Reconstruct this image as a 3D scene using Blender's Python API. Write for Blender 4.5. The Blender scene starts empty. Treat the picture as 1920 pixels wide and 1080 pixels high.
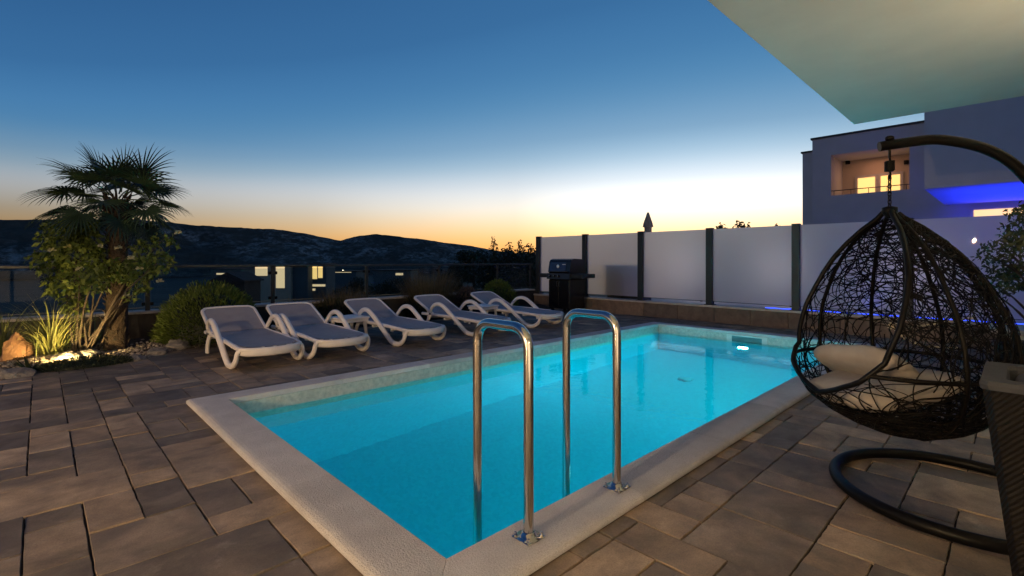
import bpy, math, random
import numpy as np
from mathutils import Vector, Matrix, noise as mnoise
random.seed(7); rng = np.random.default_rng(7)
R = math.radians
sc = bpy.context.scene
col = sc.collection

# ------------------------------------------------------------------ camera
cam_d = bpy.data.cameras.new('camera'); cam = bpy.data.objects.new('camera', cam_d); col.objects.link(cam)
cam_d.sensor_width = 36; cam_d.lens = 17.16; cam_d.shift_y = -50/1920
cam_d.clip_start = 0.05; cam_d.clip_end = 20000
cam.location = (0, 0, 1.18); cam.rotation_euler = (R(90), 0, R(45.93-90))
sc.camera = cam
F2 = Vector((math.cos(R(45.93)), math.sin(R(45.93)), 0)); R2 = Vector((math.sin(R(45.93)), -math.cos(R(45.93)), 0))

# ------------------------------------------------------------------ world: dusk sky
SUN_AZ = R(24)
world = bpy.data.worlds.new('World'); sc.world = world; world.use_nodes = True
wn, wl = world.node_tree.nodes, world.node_tree.links
bg = wn['Background']
def srgb(r, g, b):
    f = lambda c: (c/255/12.92) if c/255 <= .04045 else ((c/255+.055)/1.055)**2.4
    return (f(r), f(g), f(b), 1)
def wmath(op, a=None, b=None, c=None):
    n = wn.new('ShaderNodeMath'); n.operation = op
    for i, v in enumerate((a, b, c)):
        if v is None: continue
        if isinstance(v, (int, float)): n.inputs[i].default_value = v
        else: wl.new(v, n.inputs[i])
    return n.outputs[0]
tc = wn.new('ShaderNodeTexCoord'); sx = wn.new('ShaderNodeSeparateXYZ'); wl.new(tc.outputs['Generated'], sx.inputs[0])
elev = wmath('MULTIPLY', wmath('ARCSINE', sx.outputs[2]), 180/math.pi)
hl = wmath('SQRT', wmath('ADD', wmath('ADD', wmath('MULTIPLY', sx.outputs[0], sx.outputs[0]), wmath('MULTIPLY', sx.outputs[1], sx.outputs[1])), 1e-6))
dot = wmath('DIVIDE', wmath('ADD', wmath('MULTIPLY', sx.outputs[0], math.cos(SUN_AZ)), wmath('MULTIPLY', sx.outputs[1], math.sin(SUN_AZ))), hl)
def wramp(fac, stops, interp='EASE'):
    n = wn.new('ShaderNodeValToRGB'); n.color_ramp.interpolation = interp
    els = n.color_ramp.elements
    while len(els) < len(stops): els.new(0.5)
    for e, (p, c) in zip(els, stops): e.position = p; e.color = c if len(c) == 4 else (*c, 1)
    wl.new(fac, n.inputs[0]); return n.outputs[0]
d01 = wmath('MULTIPLY_ADD', dot, .5, .5)
kk = wramp(d01, [(0, (1,)*3), (.5, (.88,)*3), (.70, (.77,)*3), (.86, (.60,)*3), (.97, (.48,)*3), (1, (.45,)*3)], 'LINEAR')
tlow = wramp(wmath('DIVIDE', elev, 20), [(.1, (0,)*3), (.6, (1,)*3)], 'LINEAR')
kx = wmath('ADD', wmath('MULTIPLY', wmath('SUBTRACT', wmath('MULTIPLY', kk, 2.13), .95), tlow), .95)
e_eff = wmath('MULTIPLY', elev, kx)
e01 = wmath('DIVIDE', e_eff, 100)
sky_c = wramp(e01, [(0, srgb(238,150,62)), (.022, srgb(244,186,110)), (.042, srgb(236,208,166)), (.062, srgb(226,220,208)), (.086, srgb(214,220,226)),
    (.112, srgb(160,188,208)), (.14, srgb(126,165,197)), (.18, srgb(86,139,182)), (.22, srgb(70,124,172)), (.27, srgb(58,110,160)), (.42, srgb(40,84,134)), (.9, srgb(26,58,104))], 'B_SPLINE')
lowg = wramp(e01, [(0, (1,)*3), (.06, (.9,)*3), (.09, (.38,)*3), (.14, (.06,)*3), (.22, (0,)*3)], 'LINEAR')
lowl = wramp(e01, [(0, (1,)*3), (.05, (.95,)*3), (.10, (.6,)*3), (.22, (0,)*3)], 'LINEAR')
sung = wramp(d01, [(.0, (0,)*3), (.86, (0,)*3), (.92, (.14,)*3), (.965, (.26,)*3), (1, (.74,)*3)], 'LINEAR')
side = wramp(d01, [(.0, (.85,)*3), (.55, (.85,)*3), (.70, (.74,)*3), (.80, (.46,)*3), (.90, (.10,)*3), (.95, (0,)*3)], 'LINEAR')
gain = wmath('SUBTRACT', wmath('MULTIPLY_ADD', wmath('MULTIPLY', lowg, sung), 1.3, .92), wmath('MULTIPLY', wmath('MULTIPLY', lowl, side), .72))
mx = wn.new('ShaderNodeVectorMath'); mx.operation = 'SCALE'; wl.new(sky_c, mx.inputs[0]); wl.new(gain, mx.inputs[3])
wl.new(mx.outputs[0], bg.inputs[0]); bg.inputs[1].default_value = 1.0

# ------------------------------------------------------------------ render settings
sc.render.engine = 'CYCLES'
sc.view_settings.view_transform = 'Standard'; sc.view_settings.look = 'None'; sc.view_settings.exposure = 0.14; sc.view_settings.gamma = 1
cy = sc.cycles
cy.use_denoising = True; cy.max_bounces = 10; cy.diffuse_bounces = 4; cy.glossy_bounces = 4; cy.transmission_bounces = 8; cy.transparent_max_bounces = 12
cy.caustics_reflective = False; cy.caustics_refractive = True; cy.sample_clamp_indirect = 4; cy.blur_glossy = .5

# ------------------------------------------------------------------ helpers
def link(o, parent=None):
    col.objects.link(o)
    if parent: o.parent = parent
    return o
def tag(o, label=None, cat=None, group=None, kind=None):
    if label: o['label'] = label
    if cat: o['category'] = cat
    if group: o['group'] = group
    if kind: o['kind'] = kind
    return o
def thing(name, label, cat, loc=(0, 0, 0), rotz=0, group=None):
    o = bpy.data.objects.new(name, None); o.empty_display_size = .1; o.location = loc; o.rotation_euler = (0, 0, rotz)
    col.objects.link(o); return tag(o, label, cat, group)
def copy_tree(o, parent=None):
    c = o.copy(); col.objects.link(c); c.parent = parent
    for ch in list(o.children): copy_tree(ch, c)
    return c

class MB:
    def __init__(s): s.v = []; s.f = []; s.sm = []; s.att = {}
    def add(s, vs, fs, smooth=False):
        b = len(s.v); s.v.extend([tuple(p) for p in vs]); s.f.extend([tuple(b+i for i in f) for f in fs]); s.sm.extend([smooth]*len(fs)); return s
    def box(s, x0, x1, y0, y1, z0, z1, bev=0):
        if bev <= 0:
            vs = [(x, y, z) for z in (z0, z1) for y in (y0, y1) for x in (x0, x1)]
            return s.add(vs, [(0,2,3,1), (4,5,7,6), (0,1,5,4), (2,6,7,3), (0,4,6,2), (1,3,7,5)])
        b = bev; rings = []
        for z, i in ((z0, b), (z0+b, 0), (z1-b, 0), (z1, b)):
            X0, X1, Y0, Y1 = x0+i, x1-i, y0+i, y1-i; c = b if i == 0 else b*.3
            rings.append([(X0+c,Y0,z),(X1-c,Y0,z),(X1,Y0+c,z),(X1,Y1-c,z),(X1-c,Y1,z),(X0+c,Y1,z),(X0,Y1-c,z),(X0,Y0+c,z)])
        return s.loft(rings, smooth=False)
    def loft(s, rings, caps=True, smooth=True, closed=True, wrap=False):
        n = len(rings[0]); vs = [p for r in rings for p in r]; fs = []
        m = len(rings); last = m if wrap else m-1
        for i in range(last):
            j2 = (i+1) % m
            for j in range(n if closed else n-1):
                k = (j+1) % n
                fs.append((i*n+j, i*n+k, j2*n+k, j2*n+j))
        s.add(vs, fs, smooth)
        if caps and closed and not wrap:
            s.add(rings[0], [tuple(reversed(range(n)))]); s.add(rings[-1], [tuple(range(n))])
        return s
    def tube(s, pts, r, n=8, closed=False, caps=True, flat=None, up=None, smooth=True):
        pts = [Vector(p) for p in pts]; m = len(pts)
        rr = r if hasattr(r, '__len__') else [r]*m
        rings = []; prev = None
        for i, p in enumerate(pts):
            if closed: t = pts[(i+1) % m]-pts[i-1]
            else: t = pts[min(i+1, m-1)]-pts[max(i-1, 0)]
            t = t.normalized() if t.length > 1e-9 else Vector((0, 0, 1))
            if up is not None: u = Vector(up)
            else: u = prev if prev is not None else (Vector((0, 0, 1)) if abs(t.z) < .9 else Vector((1, 0, 0)))
            u = u-t*u.dot(t)
            if u.length < 1e-6: u = t.orthogonal()
            u.normalize(); w = t.cross(u); prev = u
            a = rr[i]; b = a*(flat if flat else 1)
            rings.append([tuple(p+u*(a*math.cos(2*math.pi*k/n))+w*(b*math.sin(2*math.pi*k/n))) for k in range(n)])
        return s.loft(rings, caps=caps and not closed, smooth=smooth, wrap=closed)
    def lathe(s, prof, n=24, c=(0, 0), smooth=True, caps=True):
        rings = [[(c[0]+r*math.cos(2*math.pi*k/n), c[1]+r*math.sin(2*math.pi*k/n), z) for k in range(n)] for r, z in prof]
        return s.loft(rings, caps=caps, smooth=smooth)
    def prism(s, poly, axis, a, b, smooth=False):
        def P(p, t):
            return {'x': (t, p[0], p[1]), 'y': (p[0], t, p[1]), 'z': (p[0], p[1], t)}[axis]
        return s.loft([[P(p, a) for p in poly], [P(p, b) for p in poly]], smooth=smooth)
    def mesh(s, name, mat=None):
        me = bpy.data.meshes.new(name); me.from_pydata(s.v, [], s.f); me.polygons.foreach_set('use_smooth', s.sm)
        for k, vals in s.att.items():
            a = me.attributes.new(k, 'FLOAT', 'FACE'); a.data.foreach_set('value', vals)
        if mat: me.materials.append(mat)
        me.update(); return me
    def build(s, name, mat=None, parent=None, loc=None):
        o = bpy.data.objects.new(name, s.mesh(name, mat)); link(o, parent)
        if loc: o.location = loc
        return o
def catmull(pts, k=6, closed=False):
    P = [Vector(p) for p in pts]; n = len(P); out = []
    rngi = range(n if closed else n-1)
    for i in rngi:
        p0 = P[(i-1) % n] if closed else P[max(i-1, 0)]; p1 = P[i]; p2 = P[(i+1) % n]; p3 = P[(i+2) % n] if closed else P[min(i+2, n-1)]
        for j in range(k):
            t = j/k
            out.append(.5*((2*p1)+(-p0+p2)*t+(2*p0-5*p1+4*p2-p3)*t*t+(-p0+3*p1-3*p2+p3)*t**3))
    if not closed: out.append(P[-1])
    return out
def np_mesh(name, verts, faces, mat, smooth=False, att=None):
    me = bpy.data.meshes.new(name); nf, k = faces.shape
    me.vertices.add(len(verts)); me.vertices.foreach_set('co', verts.astype(np.float32).ravel())
    me.loops.add(nf*k); me.loops.foreach_set('vertex_index', faces.astype(np.int32).ravel())
    me.polygons.add(nf); me.polygons.foreach_set('loop_start', np.arange(0, nf*k, k, dtype=np.int32))
    if smooth: me.polygons.foreach_set('use_smooth', np.ones(nf, bool))
    if att is not None:
        a = me.attributes.new('tone', 'FLOAT', 'FACE'); a.data.foreach_set('value', att.astype(np.float32))
    me.update(calc_edges=True); me.validate(); me.materials.append(mat); return me
def leaves(name, pos, dirs, length, width, mat, parent=None, droop=.25, kind=None):
    """folded lance-shaped leaves: six points, four faces each"""
    n = len(pos); d = dirs/np.linalg.norm(dirs, axis=1, keepdims=True)
    rnd = rng.normal(size=(n, 3)); w = np.cross(d, rnd); w /= np.linalg.norm(w, axis=1, keepdims=True); nn = np.cross(w, d)
    L = (length*np.ones(n))[:, None]; W = (width*np.ones(n))[:, None]
    b = pos; m1 = pos+d*L*.5+nn*L*.06; t = pos+d*L-np.array([0, 0, 1])*L*droop*rng.uniform(.2, 1, (n, 1))
    l = pos+d*L*.45-w*W*.5+nn*W*.18; r = pos+d*L*.45+w*W*.5+nn*W*.18
    V = np.stack([b, l, t, r, m1], 1).reshape(-1, 3); i = np.arange(n)[:, None]*5
    Fq = np.concatenate([i+[0, 4, 1], i+[1, 4, 2], i+[0, 3, 4], i+[4, 3, 2]], 1).reshape(-1, 3)
    att = np.repeat(rng.uniform(0, 1, n), 4)
    o = bpy.data.objects.new(name, np_mesh(name, V, Fq, mat, att=att)); link(o, parent)
    if kind: o['kind'] = kind
    return o
def blades(name, base, heading, lean, length, width, mat, parent=None, seg=5, curl=1.0, kind=None):
    """arching grass blades"""
    n = len(base); V = []; Fc = []
    h = np.stack([np.cos(heading), np.sin(heading), np.zeros(n)], 1); side = np.stack([-np.sin(heading), np.cos(heading), np.zeros(n)], 1)
    p = base.copy(); ang = lean.copy(); rows = []
    for k in range(seg+1):
        w = (width*(1-(k/seg)**1.6)*.5+.0004)[:, None]
        rows += [p-side*w, p+side*w]
        st = (length/seg)[:, None]
        p = p+(h*np.sin(ang)[:, None]+np.array([0, 0, 1])*np.cos(ang)[:, None])*st
        ang = ang+curl*rng.uniform(.12, .4, n)
    V = np.stack(rows, 1).reshape(-1, 3); m = 2*(seg+1); i = np.arange(n)[:, None]*m
    Fq = np.concatenate([i+[2*k, 2*k+1, 2*k+3, 2*k+2] for k in range(seg)], 1).reshape(-1, 4)
    o = bpy.data.objects.new(name, np_mesh(name, V, Fq, mat, att=np.repeat(rng.uniform(0, 1, n), seg))); link(o, parent)
    if kind: o['kind'] = kind
    return o

# ------------------------------------------------------------------ materials
MATS = {}
class NT:
    def __init__(s, name):
        s.m = bpy.data.materials.new(name); s.m.use_nodes = True; s.n = s.m.node_tree.nodes; s.l = s.m.node_tree.links
        s.p = s.n['Principled BSDF']; MATS[name] = s.m
    def coord(s, kind='Object', scale=(1, 1, 1)):
        t = s.n.new('ShaderNodeTexCoord'); mp = s.n.new('ShaderNodeMapping'); mp.inputs['Scale'].default_value = scale
        s.l.new(t.outputs[kind], mp.inputs[0]); return mp.outputs[0]
    def geo(s, scale=(1, 1, 1)):
        t = s.n.new('ShaderNodeNewGeometry'); mp = s.n.new('ShaderNodeMapping'); mp.inputs['Scale'].default_value = scale
        s.l.new(t.outputs['Position'], mp.inputs[0]); return mp.outputs[0]
    def noise(s, vec, scale, detail=4, rough=.55, dist=0):
        n = s.n.new('ShaderNodeTexNoise'); n.inputs['Scale'].default_value = scale; n.inputs['Detail'].default_value = detail
        n.inputs['Roughness'].default_value = rough; n.inputs['Distortion'].default_value = dist; s.l.new(vec, n.inputs['Vector']); return n.outputs['Fac']
    def voro(s, vec, scale, feat='F1'):
        n = s.n.new('ShaderNodeTexVoronoi'); n.feature = feat; n.inputs['Scale'].default_value = scale; s.l.new(vec, n.inputs['Vector']); return n.outputs[0]
    def ramp(s, fac, stops, interp='LINEAR'):
        n = s.n.new('ShaderNodeValToRGB'); n.color_ramp.interpolation = interp; els = n.color_ramp.elements
        while len(els) < len(stops): els.new(.5)
        for e, (p, c) in zip(els, stops): e.position = p; e.color = (*c, 1) if hasattr(c, '__len__') else (c, c, c, 1)
        s.l.new(fac, n.inputs[0]); return n.outputs[0]
    def attr(s, name='tone'):
        n = s.n.new('ShaderNodeAttribute'); n.attribute_name = name; return n.outputs['Fac']
    def mix(s, fac, a, b, mode='MIX'):
        n = s.n.new('ShaderNodeMix'); n.data_type = 'RGBA'; n.blend_type = mode
        for i, v in ((0, fac), (6, a), (7, b)):
            if isinstance(v, (int, float)): n.inputs[i].default_value = v
            elif isinstance(v, tuple): n.inputs[i].default_value = (*v[:3], 1)
            else: s.l.new(v, n.inputs[i])
        return n.outputs[2]
    def math(s, op, a, b=0):
        n = s.n.new('ShaderNodeMath'); n.operation = op
        for i, v in ((0, a), (1, b)):
            if isinstance(v, (int, float)): n.inputs[i].default_value = v
            else: s.l.new(v, n.inputs[i])
        return n.outputs[0]
    def bump(s, h, strength=.3, dist=.01):
        n = s.n.new('ShaderNodeBump'); n.inputs['Strength'].default_value = strength; n.inputs['Distance'].default_value = dist
        s.l.new(h, n.inputs['Height']); s.l.new(n.outputs[0], s.p.inputs['Normal']); return n.outputs[0]
    def set(s, base=None, rough=None, metal=None, spec=None, **kw):
        for k, v in (('Base Color', base), ('Roughness', rough), ('Metallic', metal), ('Specular IOR Level', spec)):
            if v is None: continue
            if isinstance(v, (int, float)): s.p.inputs[k].default_value = v
            elif isinstance(v, tuple): s.p.inputs[k].default_value = (*v[:3], 1)
            else: s.l.new(v, s.p.inputs[k])
        return s
def simple(name, c, rough=.6, metal=0, var=.15, scale=8, bump=0, bscale=60, bdist=.002, spec=.5):
    t = NT(name); v = t.coord(); n = t.noise(v, scale)
    lo = tuple(x*(1-var) for x in c); hi = tuple(min(1, x*(1+var)) for x in c)
    t.set(t.ramp(n, [(.3, lo), (.7, hi)]), rough, metal, spec)
    if bump: t.bump(t.noise(v, bscale, 6), bump, bdist)
    return t.m
def emission(name, c, s):
    t = NT(name); t.p.inputs['Base Color'].default_value = (*c, 1); t.p.inputs['Emission Color'].default_value = (*c, 1); t.p.inputs['Emission Strength'].default_value = s
    return t.m
def leafmat(name, a, b, rough=.55, trans=.15):
    t = NT(name); t.set(t.ramp(t.attr(), [(0, a), (1, b)]), rough, 0, .35); t.p.inputs['Transmission Weight'].default_value = 0
    if trans:
        tr = t.n.new('ShaderNodeBsdfTranslucent'); mixs = t.n.new('ShaderNodeMixShader'); mixs.inputs[0].default_value = trans
        t.l.new(t.ramp(t.attr(), [(0, a), (1, b)]), tr.inputs[0]); out = t.n['Material Output']
        t.l.new(t.p.outputs[0], mixs.inputs[1]); t.l.new(tr.outputs[0], mixs.inputs[2]); t.l.new(mixs.outputs[0], out.inputs[0])
    return t.m

# paving slab: blended brown-grey concrete with smoky streaks
t = NT('paver'); g = t.geo(); tone = t.attr()
off = t.n.new('ShaderNodeVectorMath'); off.operation = 'ADD'; t.l.new(g, off.inputs[0])
cmb = t.n.new('ShaderNodeCombineXYZ'); t.l.new(t.math('MULTIPLY', tone, 37.0), cmb.inputs[0]); t.l.new(t.math('MULTIPLY', tone, 91.0), cmb.inputs[1]); t.l.new(cmb.outputs[0], off.inputs[1])
st = t.n.new('ShaderNodeMapping'); st.inputs['Scale'].default_value = (2.6, 2.9, 1); t.l.new(off.outputs[0], st.inputs[0])
base = t.ramp(t.noise(st.outputs[0], 1.3, 5, .6, .5), [(.32, (.125, .106, .092)), (.5, (.225, .188, .152)), (.70, (.35, .288, .225))])
tonec = t.ramp(tone, [(0, (.56, .55, .58)), (.2, (.78, .75, .74)), (.5, (1.10, 1.03, .96)), (.75, (1.36, 1.20, 1.02)), (1, (2.0, 1.78, 1.48))])
base = t.mix(1.0, base, tonec, 'MULTIPLY')
base = t.mix(t.ramp(t.noise(off.outputs[0], 5, 4, .6, .4), [(.50, 0), (.72, .45)]), base, (.10, .085, .08))
base = t.mix(t.ramp(t.noise(off.outputs[0], 8, 5, .65), [(.58, 0), (.75, .35)]), base, (.40, .345, .29))
base = t.mix(t.ramp(t.noise(g, 150, 3, .7), [(.40, 0), (.72, .4)]), base, (.06, .052, .048))
base = t.mix(t.ramp(t.noise(g, .7, 3, .6), [(.45, 0), (.8, .3)]), base, (.09, .08, .072))
t.set(base, t.ramp(t.noise(g, 6), [(.3, .55), (.8, .82)]), 0, .35)
hh = t.math('ADD', t.noise(g, 14, 5, .6), t.math('MULTIPLY', t.noise(g, 120, 3, .6), .35)); t.bump(hh, .35, .006)
simple('joint_sand', (.018, .015, .013), .95, bump=.5)
# coping: pale bush-hammered stone
t = NT('coping'); g = t.geo(); tone = t.attr()
base = t.ramp(t.noise(g, 5, 5), [(.3, (.58, .56, .56)), (.7, (.74, .715, .705))])
base = t.mix(t.ramp(t.noise(g, 260, 2, .6), [(.38, .5), (.52, 0)]), base, (.30, .265, .255))
base = t.mix(t.ramp(t.noise(g, 230, 2, .6), [(.58, 0), (.75, .5)]), base, (.82, .79, .77))
base = t.mix(t.ramp(t.noise(g, 2.2, 4, .65), [(.52, 0), (.75, .22)]), base, (.36, .32, .30))
base = t.mix(1, base, t.ramp(tone, [(0, .84), (1, 1.08)]), 'MULTIPLY')
t.set(base, .8, 0, .3); t.bump(t.noise(g, 150, 3, .65), 1.0, .010)
# pool lining and water line band
t = NT('lining'); g = t.geo(); br = t.n.new('ShaderNodeTexVoronoi'); br.distance = 'CHEBYCHEV'; br.inputs['Scale'].default_value = 38; br.inputs['Randomness'].default_value = .06; t.l.new(g, br.inputs['Vector'])
wnz = t.n.new('ShaderNodeTexWhiteNoise'); t.l.new(br.outputs['Position'], wnz.inputs['Vector'])
base = t.mix(t.ramp(wnz.outputs[0], [(0, 0), (1, 1)]), (.008, .54, .67), (.014, .62, .75)); base = t.mix(t.ramp(br.outputs['Distance'], [(.42, 0), (.50, .5)]), base, (.05, .60, .68))
t.set(base, .45, 0, .3)
t = NT('band'); g = t.geo()
v1 = t.voro(g, 26); base = t.ramp(t.noise(g, 22, 4, .6), [(.3, (.34, .36, .32)), (.6, (.55, .55, .48)), (.8, (.66, .63, .55))])
base = t.mix(t.ramp(t.noise(g, 7, 3), [(.5, 0), (.75, .5)]), base, (.28, .33, .30)); t.set(base, .5); t.bump(v1, .3, .003)
t = NT('water'); t.n.remove(t.p); gl = t.n.new('ShaderNodeBsdfGlass'); gl.inputs['IOR'].default_value = 1.27; gl.inputs['Roughness'].default_value = 0; gl.inputs['Color'].default_value = (.62, 1, 1, 1)
g = t.geo(); bp = t.n.new('ShaderNodeBump'); bp.inputs['Strength'].default_value = .10; bp.inputs['Distance'].default_value = .02
t.l.new(t.math('ADD', t.noise(g, 7, 2, .5), t.math('MULTIPLY', t.noise(g, 26, 2, .5), .25)), bp.inputs['Height']); t.l.new(bp.outputs[0], gl.inputs['Normal']); t.l.new(gl.outputs[0], t.n['Material Output'].inputs[0])
# metals
t = NT('steel'); v = t.geo((1, 1, 1)); t.set((.62, .60, .57), t.ramp(t.noise(v, 30, 3), [(.3, .10), (.8, .2)]), 1.0)
simple('black_metal', (.0045, .0045, .005), .42, 0, bump=.05, bscale=200, spec=.12)
simple('anthracite', (.022, .025, .027), .5, .1)
simple('rail_metal', (.05, .055, .06), .38, .4)
simple('black_enamel', (.010, .010, .012), .22)
simple('grill_panel', (.045, .046, .05), .35, .5)
t = NT('grill_window'); t.set(t.ramp(t.noise(t.coord(), 5), [(.3, (.03, .04, .07)), (.7, (.05, .07, .12))]), .12, .4)
simple('white_mark', (.75, .75, .75), .5)
# resin, sling, cushions
simple('white_resin', (.84, .79, .76), .42, var=.05, bump=.04, bscale=300)
t = NT('sling'); v = t.coord(); w1 = t.n.new('ShaderNodeTexWave'); w1.inputs['Scale'].default_value = 90; t.l.new(v, w1.inputs['Vector'])
t.set(t.mix(.15, t.ramp(t.noise(v, 6), [(.3, (.33, .305, .315)), (.7, (.40, .37, .38))]), w1.outputs[0], 'MULTIPLY'), .75); t.bump(w1.outputs[1], .2, .001)
simple('beige_cloth', (.36, .325, .29), .9, var=.12, scale=9, bump=.25, bscale=26, bdist=.012)
simple('grey_cloth', (.032, .036, .046), .9, var=.12, bump=.25, bscale=24, bdist=.012)
simple('rattan', (.0045, .004, .004), .5, var=.4, scale=40, spec=.10)
t = NT('wicker'); v = t.coord(); w1 = t.n.new('ShaderNodeTexWave'); w1.bands_direction = 'DIAGONAL'; w1.inputs['Scale'].default_value = 34; w1.inputs['Distortion'].default_value = 1.2; t.l.new(v, w1.inputs['Vector'])
t.set(t.mix(t.noise(v, 60), t.ramp(w1.outputs[1], [(.2, (.006, .005, .005)), (.8, (.007, .006, .0055))]), (.006, .005, .005)), .6, 0, .2); t.bump(w1.outputs[1], .8, .006)
simple('rope', (.62, .55, .42), .9, bump=.5, bscale=200)
# walls
simple('cream_render', (.72, .70, .60), .9, var=.04, scale=3, bump=.12, bscale=140)
simple('white_render', (.48, .47, .50), .9, var=.04, scale=2, bump=.1, bscale=120)
simple('wall_cap', (.50, .46, .42), .75, var=.12, scale=9); simple('parapet', (.05, .045, .04), .9, var=.3, scale=5)  # parapet colour kept dark to stand for the shade on that wall
t = NT('wall_slab'); g = t.geo(); tone = t.attr()
base = t.ramp(t.noise(g, 7, 5, .65, .5), [(.3, (.14, .11, .09)), (.55, (.22, .17, .135)), (.8, (.30, .235, .18))])
base = t.mix(1, base, t.ramp(tone, [(0, (.65, .66, .7)), (.5, (.95, .92, .9)), (1, (1.2, 1.1, 1.0))]), 'MULTIPLY'); t.set(base, .75); t.bump(t.noise(g, 40, 4), .3, .004)
# frosted pane: back-lit satin glass
t = NT('frosted'); out = t.n['Material Output']; t.n.remove(t.p)
tr = t.n.new('ShaderNodeBsdfTranslucent'); tr.inputs[0].default_value = (.95, .90, .91, 1)
rf = t.n.new('ShaderNodeBsdfRefraction'); rf.inputs['IOR'].default_value = 1.3; rf.inputs['Roughness'].default_value = .75; rf.inputs['Color'].default_value = (1, .96, .97, 1)
df = t.n.new('ShaderNodeBsdfDiffuse'); df.inputs[0].default_value = (.88, .84, .85, 1)
gs = t.n.new('ShaderNodeBsdfGlossy'); gs.inputs['Roughness'].default_value = .008
m1 = t.n.new('ShaderNodeMixShader'); m1.inputs[0].default_value = .30; t.l.new(tr.outputs[0], m1.inputs[1]); t.l.new(rf.outputs[0], m1.inputs[2])
m2 = t.n.new('ShaderNodeMixShader'); m2.inputs[0].default_value = .25; t.l.new(m1.outputs[0], m2.inputs[1]); t.l.new(df.outputs[0], m2.inputs[2])
fr = t.n.new('ShaderNodeFresnel'); fr.inputs[0].default_value = 1.16
m3 = t.n.new('ShaderNodeMixShader'); t.l.new(fr.outputs[0], m3.inputs[0]); t.l.new(m2.outputs[0], m3.inputs[1]); t.l.new(gs.outputs[0], m3.inputs[2]); t.l.new(m3.outputs[0], out.inputs[0])
# clear tinted glass
t = NT('clear_glass'); out = t.n['Material Output']; t.n.remove(t.p)
tp = t.n.new('ShaderNodeBsdfTransparent'); tp.inputs[0].default_value = (.78, .84, .86, 1); gs = t.n.new('ShaderNodeBsdfGlossy'); gs.inputs['Roughness'].default_value = .02
fr = t.n.new('ShaderNodeFresnel'); fr.inputs[0].default_value = 1.2; m3 = t.n.new('ShaderNodeMixShader'); t.l.new(fr.outputs[0], m3.inputs[0]); t.l.new(tp.outputs[0], m3.inputs[1]); t.l.new(gs.outputs[0], m3.inputs[2]); t.l.new(m3.outputs[0], out.inputs[0])
# garden
simple('soil', (.055, .040, .028), .95, var=.5, scale=14, bump=.8, bscale=30, bdist=.02)
t = NT('pebble'); t.set(t.ramp(t.attr(), [(0, (.10, .085, .07)), (.5, (.24, .20, .16)), (1, (.46, .40, .33))]), .8)
t = NT('rock'); v = t.coord(); t.set(t.ramp(t.noise(v, 5, 6, .65), [(.3, (.13, .12, .115)), (.6, (.27, .25, .23)), (.8, (.38, .35, .32))]), .85); t.bump(t.noise(v, 14, 6, .65), .9, .02)
t = NT('red_rock'); v = t.coord(); t.set(t.ramp(t.noise(v, 6, 6, .65), [(.3, (.17, .09, .05)), (.7, (.36, .20, .11))]), .85); t.bump(t.noise(v, 18, 6, .65), .8, .02)
t = NT('palm_trunk'); v = t.coord(); t.set(t.ramp(t.noise(v, 16, 5, .7), [(.3, (.010, .007, .005)), (.7, (.042, .027, .018))]), .95); t.bump(t.noise(v, 40, 4), 1, .02)
simple('bark', (.05, .038, .028), .9, var=.4, scale=20, bump=.6)
leafmat('palm_leaf', (.014, .028, .016), (.035, .062, .03), .42, .08)
leafmat('shrub_leaf', (.045, .075, .014), (.14, .18, .035), .5, .35)
leafmat('grass_leaf', (.11, .135, .035), (.27, .28, .09), .6, .25)
leafmat('globe_leaf', (.06, .095, .018), (.16, .21, .045), .6, .45)
leafmat('brown_grass', (.08, .062, .03), (.19, .14, .07), .8, .45)
leafmat('mauve_leaf', (.07, .055, .055), (.14, .11, .10), .8, .2)
leafmat('dark_leaf', (.010, .018, .010), (.03, .045, .02), .6, .1)
leafmat('olive_leaf', (.03, .042, .014), (.09, .10, .035), .5, .2)
leafmat('yucca_leaf', (.03, .06, .03), (.07, .11, .05), .45, .1)
simple('flower_yellow', (.40, .38, .10), .6); simple('petal_white', (.42, .40, .22), .6)
# far land
t = NT('hill'); g = t.geo()
base = t.ramp(t.noise(g, .012, 8, .7), [(.3, (.040, .034, .027)), (.6, (.085, .070, .052)), (.8, (.14, .112, .08))])
rk = t.math('MULTIPLY', t.ramp(t.noise(g, .005, 4, .6), [(.42, .08), (.60, 1)]), t.math('MULTIPLY', t.ramp(t.noise(g, .022, 8, .72, .8), [(.42, 0), (.56, 1)]), t.ramp(t.noise(g, .07, 6, .75), [(.42, 0), (.60, 1)])))
base = t.mix(t.math('MULTIPLY', rk, .75), base, (.46, .41, .36)); t.set(base, .95, 0, .1); t.bump(t.noise(g, .06, 6, .7), .6, 5)
simple('far_ground', (.025, .032, .022), .95, var=.5, scale=.08)
simple('yard', (.38, .36, .34), .9, scale=2)
simple('house_white', (.55, .53, .5), .9, var=.05, scale=1); simple('house_teal', (.09, .115, .12), .9, var=.08, scale=1); simple('roof_dark', (.05, .035, .03), .9, var=.3, scale=3)
simple('house_cream', (.52, .42, .30), .9, var=.05, scale=1)
emission('lit_window', (1.0, .62, .20), 1.15); emission('lit_room', (1.0, .70, .36), .8); emission('far_lamp', (1, .8, .5), 14)
emission('lamp_warm', (1, .72, .38), 6); emission('fill_glow', (1.0, .78, .52), 1.3); emission('led_blue', (.03, .08, 1.0), 3.0); emission('led_white', (.45, .85, 1.0), 5.0); emission('pool_lamp', (.55, 1.0, 1.0), 26)
simple('parasol_cloth', (.26, .22, .20), .9, var=.1)
simple('drain', (.01, .25, .30), .6); simple('slot', (.05, .12, .13), .6); simple('plastic_pale', (.62, .62, .58), .5)

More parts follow.
